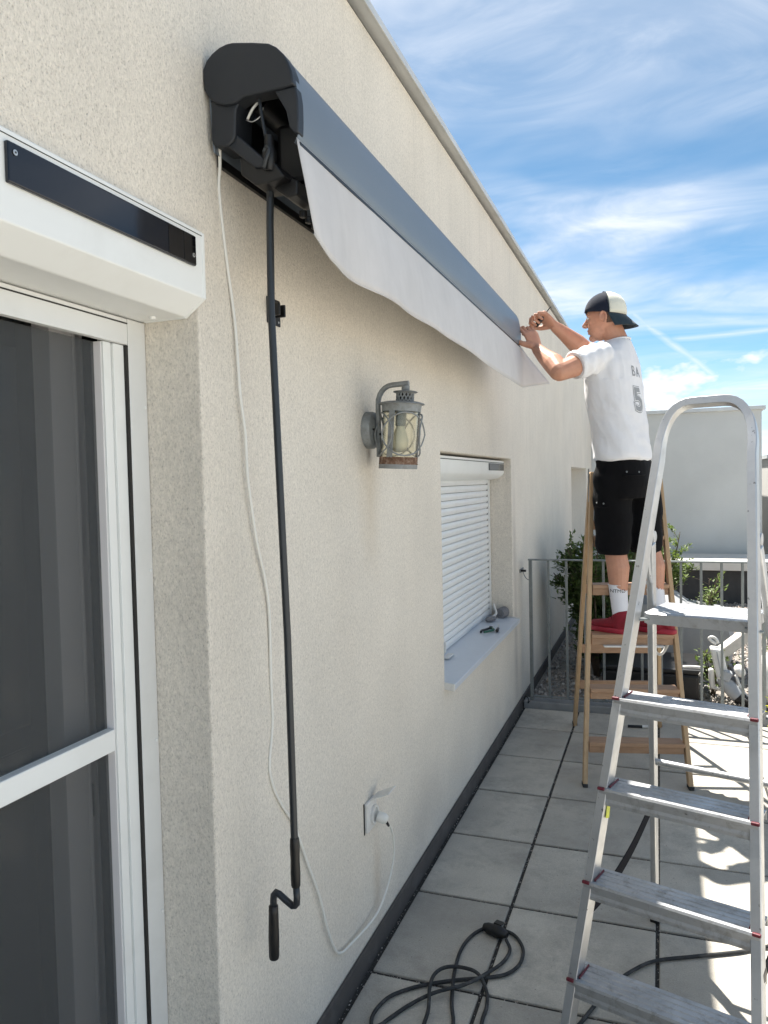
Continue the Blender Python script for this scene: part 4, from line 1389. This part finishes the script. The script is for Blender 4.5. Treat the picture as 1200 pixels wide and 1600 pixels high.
for s_ in (0, 1):
    MB().bar(rear(s_, .02), rear(s_, hz-.05), .019, .036, side=LXD).build('rear_leg', M['alu'], AL, bevel=.004, seg=3)
    MB().bar(rear(s_, .0), rear(s_, .035), .024, .042, side=LXD).build('foot', M['black'], AL, bevel=.003)
    MB().bar(lp(s_, 0), lp(s_, .04), .032, .058, side=LXD).build('foot', M['black'], AL, bevel=.003)
    t0 = rear(s_, hz-.03)
    MB().lathe([(.0, -.013), (.017, -.012), (.019, 0), (.017, .012), (.0, .013)], t0, LXD, 18).build('pivot_bracket', M['alu'], AL, smooth=40)
    loop = [t0+NF*.006+UPF*.05, t0+NF*.024+UPF*.035, t0+NF*.030-V((0, 0, .04)), t0+NF*.022-V((0, 0, .115)), t0-V((0, 0, .14))+NF*.004]
    MB().tube(smooth_path(loop, 5), .006, 8).build('pivot_strap', M['alu'], AL, smooth=True)
MB().tube([rear(0, .62), rear(1, .62)], .011, 14).build('cross_bar', M['alu'], AL, smooth=40)
for s_ in (0, 1):
    a, b_ = rear(s_, .47), lp(s_, .36, .004, .015)
    pts = [a, a.lerp(b_, .35)+V((0, 0, -.035)), a.lerp(b_, .7)+V((0, 0, -.035)), b_]
    pp = smooth_path(pts, 5)
    mb = MB()
    mb.rings([[p+LXD*.0012+V((0, 0, .019)), p-LXD*.0012+V((0, 0, .019)), p-LXD*.0012-V((0, 0, .019)), p+LXD*.0012-V((0, 0, .019))] for p in pp])
    mb.build('safety_strap', M['strap'], AL)
    MB().obox(b_+LXD*.002*(1-2*s_)+V((0, 0, -.01)), LXD*.006, LYD*.020, V((0, 0, .022))).build('strap_clip', M['black'], AL, bevel=.004)
q = lp(0, .66, .0250, .004)
MB().obox(q, LXD*.0006, NF*.012, UPF*.050).build('sticker', M['sticker'], AL)
q = lp(0, 1.345, RI)-NF*.0270
mb = MB()
for k in range(9):
    mb.obox(q+UPF*(.009*k-.036)+LXD*random.uniform(-.003, .003), LXD*random.uniform(.003, .007), UPF*random.uniform(.0018, .0036), NF*.0004)
mb.build('worn_label', M['printd'], AL)

# ------------------------------------------------------------------ extension cord and marker on the floor
root = thing('extension_cord', (.35, 2.4, 0), 'grey rubber extension cord lying in loops on the slabs', 'cord')
A = [(.322, 2.523), (.296, 2.484), (.278, 2.428), (.272, 2.362), (.277, 2.29), (.288, 2.214), (.31, 2.115), (.335, 2.036), (.345, 1.93)]
Bc = [(.345, 2.532), (.379, 2.530), (.417, 2.515), (.445, 2.484), (.466, 2.437), (.47, 2.383), (.46, 2.338), (.432, 2.295), (.376, 2.259), (.287, 2.219), (.196, 2.162), (.131, 2.098), (.109, 2.041), (.106, 1.99), (.120, 1.955), (.140, 1.968), (.157, 2.004), (.195, 2.076), (.255, 2.132), (.329, 2.193), (.377, 2.258), (.414, 2.352), (.425, 2.423), (.405, 2.462)]
D_ = [(.345, 1.93), (.300, 1.86), (.262, 1.93), (.257, 1.999), (.256, 2.056), (.232, 2.151), (.23, 2.216), (.255, 2.257), (.302, 2.271), (.356, 2.257), (.394, 2.204), (.41, 2.136), (.413, 2.05), (.45, 1.90), (.56, 1.93), (.63, 2.04), (.679, 2.159), (.724, 2.281), (.758, 2.354), (.80, 2.428), (.871, 2.508), (.983, 2.568), (1.118, 2.636), (1.18, 2.674), (1.35, 2.76), (1.7, 2.70), (2.1, 2.85)]
p1 = [V((x, y, .0068)) for x, y in A]+[V((x, y, .0068)) for x, y in D_[1:]]
for i, p in enumerate(p1):
    if 12 <= i <= 17:
        p.z = .019
mb = MB().tube(smooth_path(p1, 6), .0056, 10)
mb.build('cable', M['rubber'], root, smooth=True)
p2 = [V((x, y, .0068)) for x, y in Bc]
for i in (19, 20, 18):
    p2[i].z = .019
p2[8].z = .008; p2[0].z = p2[-1].z = .016
MB().tube(smooth_path(p2, 6), .0056, 10).build('cable', M['rubber'], root, smooth=True)
cdir = V((.082, -.027, .0)).normalized()
MB().lathe([(.0, -.034), (.012, -.033), (.018, -.018), (.019, .0), (.017, .004), (.0, .004)], (.352, 2.497, .020), cdir, 16).build('plug', M['black'], root, smooth=40)
MB().lathe([(.0, .0), (.020, .0), (.021, .020), (.016, .036), (.009, .052), (.0, .053)], (.357, 2.4955, .021), cdir, 16).build('coupling', M['black'], root, smooth=40)
MB().obox((.372, 2.508, .040), cdir*.014, V((.027, .082, 0)).normalized()*.012, V((0, 0, .004))).build('coupling_lid', M['black'], root, bevel=.002)

root = thing('marker_pen', (.734, 4.886, 0), 'small black marker pen on the slabs under the wooden ladder', 'pen')
MB().lathe([(.0, 0), (.0085, 0), (.0085, .085), (.0, .085)], (.700, 4.88, .0088), (1, .15, 0), 12).build('barrel', M['black'], root, smooth=40)
MB().lathe([(.0, .0), (.0092, .0), (.0092, .035), (.0, .037)], (.784, 4.893, .0094), (1, .15, 0), 12).build('pen_cap', M['whiteplast'], root, smooth=40)

# ------------------------------------------------------------------ the man on the ladder
MAN = thing('person', (.72, 4.18, .735), 'man in white T-shirt, black shorts, red shoes and backwards cap, fixing the awning', 'person')
T = R(19)
F = V((-math.cos(T), math.sin(T), 0))       # chest forward
LF = V((-F.y, F.x, 0))                      # his left
UZ = V((0, 0, 1))


def torso(mb, rows, n=28, pw=.86):
    rs = []
    for z, cx, cy, a, b in rows:
        c = V((cx, cy, z))
        r_ = []
        for k in range(n):
            t = 2*math.pi*k/n
            cc, ss = math.cos(t), math.sin(t)
            r_.append(c+F*(a*math.copysign(abs(cc)**pw, cc))+LF*(b*math.copysign(abs(ss)**pw, ss)))
        rs.append(r_)
    mb.rings(rs)


LSH, LEL, LWR = V((.606, 4.062, 2.166)), V((.434, 3.88, 2.078)), V((.302, 4.045, 2.226))
RSH, REL, RWR = V((.690, 4.365, 2.186)), V((.510, 4.44, 2.268)), V((.362, 4.30, 2.384))
HC = V((.632, 4.22, 2.402))
HT = R(12)
HF = V((-math.cos(HT), math.sin(HT), -.06)).normalized()
HL = V((-HF.y, HF.x, 0)).normalized()
HU = HF.cross(HL).normalized()


def hp(f, l, u):
    return HC+HF*f+HL*l+HU*u


def hand(mb, wr, d, n, thumb, curl, nails=None, spread=.0, sc=1.0):
    """wr wrist, d direction to the fingers, n out of the back of the hand, thumb = +1/-1 side"""
    d = d.normalized(); n = (n-d*n.dot(d)).normalized(); s_ = d.cross(n)*thumb
    rs = []
    for t, w, h in ((-.01, .026, .021), (.02, .030, .018), (.05, .038, .0155), (.078, .041, .0135), (.094, .037, .011)):
        c = wr+d*t*sc
        rs.append([c+s_*(w*math.cos(a)*sc)+n*(h*math.sin(a)*sc) for a in [2*math.pi*k/16 for k in range(16)]])
    mb.rings(rs)
    tips = []
    for i, (off, ln) in enumerate(((.029, 1.0), (.010, 1.08), (-.009, 1.02), (-.027, .82))):
        p = wr+d*.088*sc+s_*off*1.12*sc
        dd = (d+s_*off*4.0).normalized()
        pts = [p-dd*.012]
        cur = 0
        for seg, c_ in zip((.043, .027, .022), curl):
            cur += c_+.05*i
            v = (dd*math.cos(cur)-n*math.sin(cur)).normalized()
            p = p+v*seg*ln*sc
            pts.append(p)
        mb.limb(pts, [.0094*sc, .0088*sc, .0080*sc, .0070*sc], 10)
        tips.append((pts[-1], v))
    p = wr+d*.022*sc+s_*.024*sc
    pts = [p]
    v = (d*.55+s_*.75-n*.35).normalized()
    for seg, turn in ((.042, 0), (.030, .5), (.024, .45)):
        v = (v+d*turn-n*turn*.35-s_*turn*.35).normalized()
        p = p+v*seg*sc
        pts.append(p)
    mb.limb(pts, [.0165*sc, .0125*sc, .0105*sc, .0088*sc], 10)
    return tips


body = MB()
# trunk under the clothes
torso(body, [(1.52, .722, 4.20, .085, .13), (1.66, .712, 4.205, .10, .14), (1.80, .700, 4.21, .098, .138), (1.95, .680, 4.215, .10, .15), (2.08, .668, 4.22, .10, .155), (2.17, .672, 4.22, .085, .150), (2.225, .684, 4.22, .06, .10), (2.25, .69, 4.22, .05, .06)])
# neck and head
body.limb([V((.700, 4.225, 2.215)), V((.688, 4.222, 2.275)), hp(-.030, 0, -.075), hp(-.022, 0, -.03)], [.062, .057, .055, .058], 18)
body.ell(hp(-.006, 0, .004), HF*.100, HL*.077, HU*.106, 22, 14)
body.ell(hp(.030, 0, -.050), HF*.062, HL*.060, HU*.078, 20, 12)
body.ell(hp(.022, 0, -.085), HF*.062, HL*.053, HU*.034, 18, 10)
body.ell(hp(.070, 0, -.108), HF*.022, HL*.028, HU*.019, 14, 8)
body.limb([hp(.086, 0, .006), hp(.100, 0, -.018), hp(.114, 0, -.036)], [.009, .0105, .0125], 10)
body.ell(hp(.105, 0, -.041), HF*.014, HL*.017, HU*.008, 12, 8)
body.ell(hp(.076, 0, .016), HF*.018, HL*.050, HU*.011, 14, 8)
body.ell(hp(.088, 0, -.066), HF*.011, HL*.020, HU*.0065, 12, 8)
body.ell(hp(.086, 0, -.080), HF*.011, HL*.018, HU*.0065, 12, 8)
for s_ in (-1, 1):
    body.ell(hp(.060, s_*.036, -.030), HF*.022, HL*.018, HU*.018, 12, 8)
    e = hp(-.010, s_*.077, -.022)
    pts = []
    for k in range(11):
        a = R(-115+k*29)
        pts.append(e+(HF*(-.3)+HL*s_*.9).normalized()*.007+HF*(.017*math.sin(a))*-1+HU*(.029*math.cos(a)))
    body.tube(pts, [.0055]*11, 7)
    body.ell(e+HU*-.004, HF*.013, HL*.009, HU*.022, 10, 8)
# arms
body.limb([LSH, LSH.lerp(LEL, .5), LEL], [.060, .058, .047], 16)
body.limb([LEL, LEL.lerp(LWR, .30)+V((.006, 0, .004)), LEL.lerp(LWR, .68), LWR], [.049, .0535, .040, .030], 16)
body.limb([RSH, RSH.lerp(REL, .5), REL], [.060, .056, .046], 16)
body.limb([REL, REL.lerp(RWR, .30)+V((0, -.004, -.004)), REL.lerp(RWR, .68), RWR], [.048, .0530, .040, .030], 16)
hand(body, LWR, V((-.38, .20, .90)), V((.66, -.70, .25)), -1, (.30, .85, .75), sc=1.14)
hand(body, RWR, V((-.66, -.28, .60)), V((-.10, .30, .95)), 1, (.80, 1.25, .9), sc=1.12)
# legs
LHP, LKN, LAN = V((.672, 4.13, 1.60)), V((.668, 4.165, 1.20)), V((.700, 4.145, .82))
RHP, RKN, RAN = V((.775, 4.29, 1.60)), V((.835, 4.265, 1.20)), V((.888, 4.195, .82))
for h_, k_, a_ in ((LHP, LKN, LAN), (RHP, RKN, RAN)):
    cf = k_.lerp(a_, .33)-F*.012
    body.limb([h_, h_.lerp(k_, .5), k_, cf, k_.lerp(a_, .72), a_], [.080, .072, .054, .058, .042, .034], 16)
me = remesh(body, .0036, 2)
# skin relief: forearm muscle and veins stay in the bump; keep the mesh smooth
me.transform(Matrix.Translation(-org_of(MAN)))
me.materials.append(M['skin'])
link('body', me, MAN, smooth=True)
for s_ in (-1, 1):
    ey = MB().ell(hp(.079, s_*.031, -.006), HF*.011, HL*.013, HU*.0075, 12, 8).build('eye', M['eyew'], MAN, smooth=True)
    MB().ell(hp(.087, s_*.032, -.006), HF*.004, HL*.005, HU*.005, 10, 6).build('iris', M['printd'], ey, smooth=True)
    MB().limb([hp(.091, s_*.012, .014), hp(.090, s_*.030, .019), hp(.078, s_*.047, .014)], [.003, .0035, .002], 6).build('eyebrow', M['hair'], MAN, smooth=True)

# short hair showing below the cap, round the back of the head
hr = MB()
rows = []
for i in range(8):
    u = -.052+.058*i/7
    row = []
    for k in range(21):
        a = R(-78+156*k/20)
        q = math.sqrt(max(.02, 1-((u-.004)/.112)**2))
        row.append(hp(-.006-.104*math.cos(a)*q, .0805*math.sin(a)*q, u))
    rows.append(row)
hr.rings(rows, close=False, cap=False)
h_ = hr.build('hair', M['hair'], MAN, smooth=True)
h_.modifiers.new('s', 'SOLIDIFY').thickness = .004

# T-shirt: trunk and sleeves fused
sh = MB()
torso(sh, [(1.640, .714, 4.195, .127, .178), (1.665, .713, 4.197, .129, .180), (1.75, .706, 4.205, .127, .174), (1.86, .693, 4.21, .126, .174), (1.97, .678, 4.215, .130, .182), (2.07, .668, 4.22, .130, .186), (2.14, .669, 4.22, .119, .183), (2.19, .674, 4.22, .100, .165), (2.225, .683, 4.222, .082, .125), (2.25, .690, 4.224, .069, .085), (2.262, .693, 4.225, .064, .072)])


def sleeve(sh_, el, k, r0, r1):
    d = (el-sh_).normalized()
    sh.limb([sh_-d*.03, sh_+d*.03, sh_.lerp(el, k*.6)], [r0*.90, r0*.96, (r0+r1)/2], 18)
    sh.tube([sh_+d*.02, sh_.lerp(el, k*.6), sh_.lerp(el, k)], [r0, (r0*.45+r1*.55), r1], 20)


sleeve(LSH, LEL, .60, .072, .070)
sleeve(RSH, REL, .60, .075, .069)
me = remesh(sh, .0065, 3)
# folds pulled from the raised shoulders down to the hem
org = org_of(MAN)
bm = bmesh.new(); bm.from_mesh(me)
bm.normal_update()
for v in bm.verts:
    p = v.co
    q = V((p.x, p.y, p.z))
    rel = q-V((.68, 4.22, 1.95))
    a = rel.dot(F); b = rel.dot(LF)
    w = .5+.5*math.sin((p.z*1.0+a*1.7+noise.noise(q*5.0)*.10)*46)
    w2 = noise.noise(V((a*9, b*7, p.z*5+a*6)))
    w3 = math.sin((p.z*.55-a*1.2+b*.4)*58+noise.noise(q*6)*4)
    low = max(0, min(1, (2.12-p.z)/.35))
    w4 = 1-abs(noise.noise(V((a*7+p.z*4, b*6, p.z*9-a*8))))*2.2
    w5 = 1-abs(noise.noise(V((a*16-p.z*9, b*12+3, p.z*15+a*10))))*2.4
    u1 = a*-.45-p.z*.90; u2 = a*.90-p.z*.45
    w4 = 1-abs(noise.noise(V((u1*3.2, u2*12, b*5))))*2.2
    w5 = 1-abs(noise.noise(V((u1*5.0+7, u2*25, b*8+2))))*2.4
    u3 = a*.75+p.z*.65
    w6 = 1-abs(noise.noise(V((u3*3.0, (a*.65-p.z*.75)*15, b*6+5))))*2.3
    amt = .0060*w2*(.30+.70*low)+.0080*max(0, w4)*(.45+.55*low)+.0028*max(0, w5)+.0055*max(0, w6)*low
    # sleeve wrinkles
    if b > .12 and p.z > 2.05:
        amt += .0030*math.sin((rel.dot((LEL-LSH).normalized()))*105+p.z*30)
    v.co = p+v.normal*amt
bm.to_mesh(me); bm.free()
SHIRT_BVH = BVHTree.FromPolygons([v.co.copy() for v in me.vertices], [tuple(p.vertices) for p in me.polygons])
me.transform(Matrix.Translation(-org))
me.materials.append(M['shirt'])
shirt = link('t_shirt', me, MAN, smooth=True)
# collar and cuffs
ring = []
for k in range(28):
    t = 2*math.pi*k/28
    ring.append(V((.693, 4.225, 2.262))+F*(.064*math.cos(t))+LF*(.070*math.sin(t))+V((0, 0, -.012*math.cos(t))))
MB().tube(ring, .0055, 8, closed=True).build('collar', M['shirt'], shirt, smooth=True)
for sh_, el in ((LSH, LEL), (RSH, REL)):
    c_ = sh_.lerp(el, .60); d = (el-sh_).normalized()
    u = d.orthogonal().normalized(); w_ = d.cross(u)
    MB().tube([c_+(u*math.cos(2*math.pi*k/24)+w_*math.sin(2*math.pi*k/24))*.0665 for k in range(24)], .0045, 7, closed=True).build('cuff', M['shirt'], shirt, smooth=True)


def stamp(txt, size, c, xd, yd, nd, bvh, mname, parent, name='print', off=.0012, squash=1.0, fat=0.0):
    """flat lettering laid onto a curved cloth surface"""
    me = text_mesh(txt, size, 0.0, fat)
    bm = bmesh.new(); bm.from_mesh(me)
    bmesh.ops.triangulate(bm, faces=bm.faces)
    bmesh.ops.subdivide_edges(bm, edges=[e for e in bm.edges if e.calc_length() > size*.12], cuts=3, use_grid_fill=False)
    bmesh.ops.triangulate(bm, faces=bm.faces)
    for v in bm.verts:
        p = c+xd*v.co.x*squash+yd*v.co.y
        hit = bvh.ray_cast(p+nd*.25, -nd, .5)
        q = hit[0]+hit[1]*off if hit[0] is not None else p
        v.co = q-org_of(parent)
    bm.to_mesh(me); bm.free()
    me.materials.clear()
    me.materials.append(M[mname])
    return link(name, me, parent)


bd = -F
bx_ = LF*-1.0                       # reading direction across the back, seen from behind: left to right
BKC = V((.80, 4.16, 2.088))
stamp('B', .074, BKC+LF*.034, bx_, UZ, bd, SHIRT_BVH, 'print', shirt, 'lettering', fat=.0012)
stamp('A', .074, BKC-LF*.024, bx_, UZ, bd, SHIRT_BVH, 'print', shirt, 'lettering', fat=.0012)
stamp('5', .168, BKC+LF*.022-V((0, 0, .150)), bx_, UZ, bd, SHIRT_BVH, 'print', shirt, 'number_outline', .0010, fat=.0125)
stamp('5', .168, BKC+LF*.022-V((0, 0, .150)), bx_, UZ, bd, SHIRT_BVH, 'shirt', shirt, 'number_gap', .0016, fat=.0085)
stamp('5', .168, BKC+LF*.022-V((0, 0, .150)), bx_, UZ, bd, SHIRT_BVH, 'print', shirt, 'number_print', .0022, fat=.0045)

# shorts
so_ = MB()
torso(so_, [(1.44, .726, 4.205, .125, .158), (1.50, .726, 4.205, .134, .172), (1.58, .722, 4.203, .134, .176), (1.66, .714, 4.20, .122, .170), (1.70, .711, 4.20, .116, .164)])
so_.limb([LHP+V((-.005, .0, -.03)), LHP.lerp(LKN, .5)+V((-.006, 0, 0)), V((.664, 4.158, 1.22)), V((.664, 4.16, 1.175))], [.100, .100, .093, .093], 20)
so_.limb([RHP+V((.005, 0, -.03)), RHP.lerp(RKN, .5)+V((.008, 0, 0)), V((.822, 4.262, 1.22)), V((.824, 4.262, 1.185))], [.100, .100, .090, .088], 20)
me = remesh(so_, .008, 3)
bm = bmesh.new(); bm.from_mesh(me); bm.normal_update()
for v in bm.verts:
    p = v.co
    v.co = p+v.normal*(.008*noise.noise(V((p.x*9, p.y*9, p.z*6)))+.0025*math.sin(p.z*55+p.x*30))
    if v.co.z < 1.150:
        v.co.z = 1.150-(1.150-v.co.z)*.15
bm.to_mesh(me); bm.free()
SHORT_BVH = BVHTree.FromPolygons([v.co.copy() for v in me.vertices], [tuple(p.vertices) for p in me.polygons])
me.transform(Matrix.Translation(-org))
me.materials.append(M['shorts'])
shorts = link('shorts', me, MAN, smooth=True)
for x, z, y_ in ((.742, 1.575, 3.9), (.800, 1.573, 3.9), (.626, 1.415, 3.9), (.590, 1.418, 3.9)):
    hit = SHORT_BVH.ray_cast(V((x, y_, z)), V((0, 1, 0)), 1.0)
    if hit[0] is not None:
        MB().lathe([(.0, 0), (.0048, 0), (.0038, .0018), (.0, .002)], hit[0], hit[1], 12).build('press_stud', M['steel'], shorts, smooth=40)
for x0, x1, z in ((.725, .825, 1.575), (.575, .645, 1.415)):
    pts = []
    for k in range(8):
        x = x0+(x1-x0)*k/7
        hit = SHORT_BVH.ray_cast(V((x, 3.9, z-.018)), V((0, 1, 0)), 1.0)
        if hit[0] is not None:
            pts.append(hit[0]+hit[1]*.002)
    if len(pts) > 3:
        MB().tube(pts, .0035, 6).build('pocket_edge', M['shorts'], shorts, smooth=True)

# socks and shoes
for h_, k_, a_, ztop, txt in ((LHP, LKN, LAN, .985, 'NTMØ'), (RHP, RKN, RAN, 1.000, 'MØT')):
    t1 = (k_.z-ztop)/(k_.z-a_.z)
    top = k_.lerp(a_, t1)
    sk = MB().tube([top+V((0, 0, .002)), k_.lerp(a_, (t1+1)/2), a_+V((0, 0, .01)), a_+V((0, 0, -.05))], [.0485, .0445, .042, .044], 22)
    bv = BVHTree.FromPolygons([p.copy() for p in sk.v], [f for f in sk.f])
    s_ = sk.build('sock', M['sock'], MAN, smooth=50)
    MB().tube([top+(V((math.cos(2*math.pi*k/20), math.sin(2*math.pi*k/20), 0)))*.0475+V((0, 0, .001)) for k in range(20)], .003, 6, closed=True).build('sock_band', M['sock'], s_, smooth=True)
    vd = (V((.9, 0, 1.5))-top); vd.z = 0; vd.normalize()
    xd = V((-vd.y, vd.x, 0))
    stamp(txt, .026, top+V((0, 0, -.028)), xd, UZ, vd, bv, 'printd', s_, 'lettering', .001)


def shoe(heel, toe, an):
    d = (toe-heel).normalized(); ln = (toe-heel).length; s_ = V((-d.y, d.x, 0)); z0 = .7352
    up_m, so_m = MB(), MB()
    rs = []
    for t, w, h, lift in ((.02, .020, .060, .006), (.08, .033, .080, .0), (.22, .037, .088, .0), (.36, .037, .082, .0), (.50, .040, .064, .0), (.68, .046, .052, .0), (.84, .043, .043, .002), (.95, .030, .034, .006), (.995, .012, .022, .010)):
        c = heel+d*ln*t+V((0, 0, z0+.014+lift-heel.z))
        r_ = []
        for k in range(18):
            a = 2*math.pi*k/18
            cz = math.sin(a)
            r_.append(c+s_*(w*math.cos(a)*(1-.25*max(0, cz)))+V((0, 0, h*.5+h*.5*cz)))
        rs.append(r_)
    up_m.rings(rs)
    up_m.limb([an+V((0, 0, -.045)), an+V((0, 0, .012))], [.050, .047], 18)
    up_m.limb([an+d*.030+V((0, 0, -.02)), an+d*.078+V((0, 0, -.055))], [.030, .026], 12)
    me = remesh(up_m, .0045, 4)
    me.transform(Matrix.Translation(-org))
    me.materials.append(M['shoe'])
    o = link('shoe', me, MAN, smooth=True)
    rs = []
    for zz, ex in ((0.0, .96), (.006, 1.03), (.022, 1.03), (.027, .97)):
        r_ = []
        for k in range(30):
            a = 2*math.pi*k/30
            t = .5+.52*math.cos(a)*ex
            w = (.041+.008*math.cos(a-.3))*ex
            r_.append(heel+d*ln*t+s_*w*math.copysign(abs(math.sin(a))**.8, math.sin(a))+V((0, 0, z0+zz-heel.z)))
        rs.append(r_)
    so_m.rings(rs).build('sole', M['sole'], o, smooth=40)
    for k in range(4):
        c = heel+d*ln*(.50+.07*k)+V((0, 0, z0+.082-.011*k-heel.z))
        MB().tube([c-s_*.022+V((0, 0, -.010)), c+V((0, 0, .004)), c+s_*.022+V((0, 0, -.010))], .0028, 6).build('lace', M['sole'], o, smooth=True)


shoe(V((.772, 4.095, .735)), V((.545, 4.215, .735)), V((.705, 4.140, .815)))
shoe(V((.965, 4.150, .735)), V((.735, 4.265, .735)), V((.890, 4.190, .815)))

# cap worn backwards
CC = hp(-.004, 0, .014)


def cap_pt(th, ph, k=1.0):
    # th azimuth from forward, ph elevation
    return CC+HF*(.110*k*math.cos(th)*math.cos(ph))+HL*(.0875*k*math.sin(th)*math.cos(ph))+HU*(.108*k*math.sin(ph)**.92 if ph > 0 else .108*k*math.sin(ph))


def edge(th):
    return .16*math.cos(th)-.10*(1-math.cos(th))*.5-.02


def cap_piece(t0, t1, n, m=9):
    mb = MB()
    rs = []
    for i in range(m+1):
        q = i/m
        row = []
        for k in range(n+1):
            th = t0+(t1-t0)*k/n
            ph = edge(th)+(math.pi/2-edge(th))*q
            row.append(cap_pt(th, min(ph, 1.55)))
        rs.append(row)
    mb.rings(rs, close=False, cap=False)
    return mb


cap_ob = cap_piece(-R(112), R(112), 28).build('cap_front', M['navy'], MAN, smooth=True)
cap_ob.modifiers.new('s', 'SOLIDIFY').thickness = .004
cb = cap_piece(R(112), R(248), 18).build('cap_back', M['cream'], MAN, smooth=True)
cb.modifiers.new('s', 'SOLIDIFY').thickness = .0035
MB().lathe([(.0, 0), (.007, 0), (.006, .004), (.0, .006)], cap_pt(0, 1.55)+HU*.001, HU, 12).build('button', M['navy'], cap_ob, smooth=True)
for sgn in (-1, 1):
    pts = [cap_pt(sgn*R(112), edge(R(112))+(1.53-edge(R(112)))*k/10, 1.012) for k in range(11)]
    MB().tube(pts, .0022, 6).build('seam', M['brim'], cap_ob, smooth=True)
mb = MB()
rs = []
for i in range(9):
    t = i/8
    row = []
    for k in range(19):
        th = R(180-72+144*k/18)
        b0 = cap_pt(th, edge(th)+.03, 1.005)
        out = V((0, 0, 0))+HF*-1.0
        side = math.sin(R(-72+144*k/18))
        reach = .054*math.sqrt(max(0, 1-(side*.98)**2))**.7+.004
        p = b0+out*reach*t-HU*(.054*t*(1-.25*abs(side))+.020*side*side*t)-HU*(.006+.012*t)
        row.append(p)
    rs.append(row)
mb.rings(rs, close=False, cap=False)
bo = mb.build('brim', M['brim'], cap_ob, smooth=True)
bo.modifiers.new('s', 'SOLIDIFY').thickness = .004

# driver bit held in the right hand
root = thing('hand_screwdriver', (.30, 4.27, 2.43), 'short dark screwdriver held in the raised right hand', 'screwdriver')
HD = (V((.62, -.10, .70))).normalized()
hc = RWR+V((-.066, -.034, .045))
MB().limb([hc-HD*.045, hc+HD*.02], [.0125, .0135], 12).build('handle', M['black'], root, smooth=True)
MB().limb([hc+HD*.02, hc+HD*.075], [.0035, .003], 8).build('shaft', M['rod'], root, smooth=True)
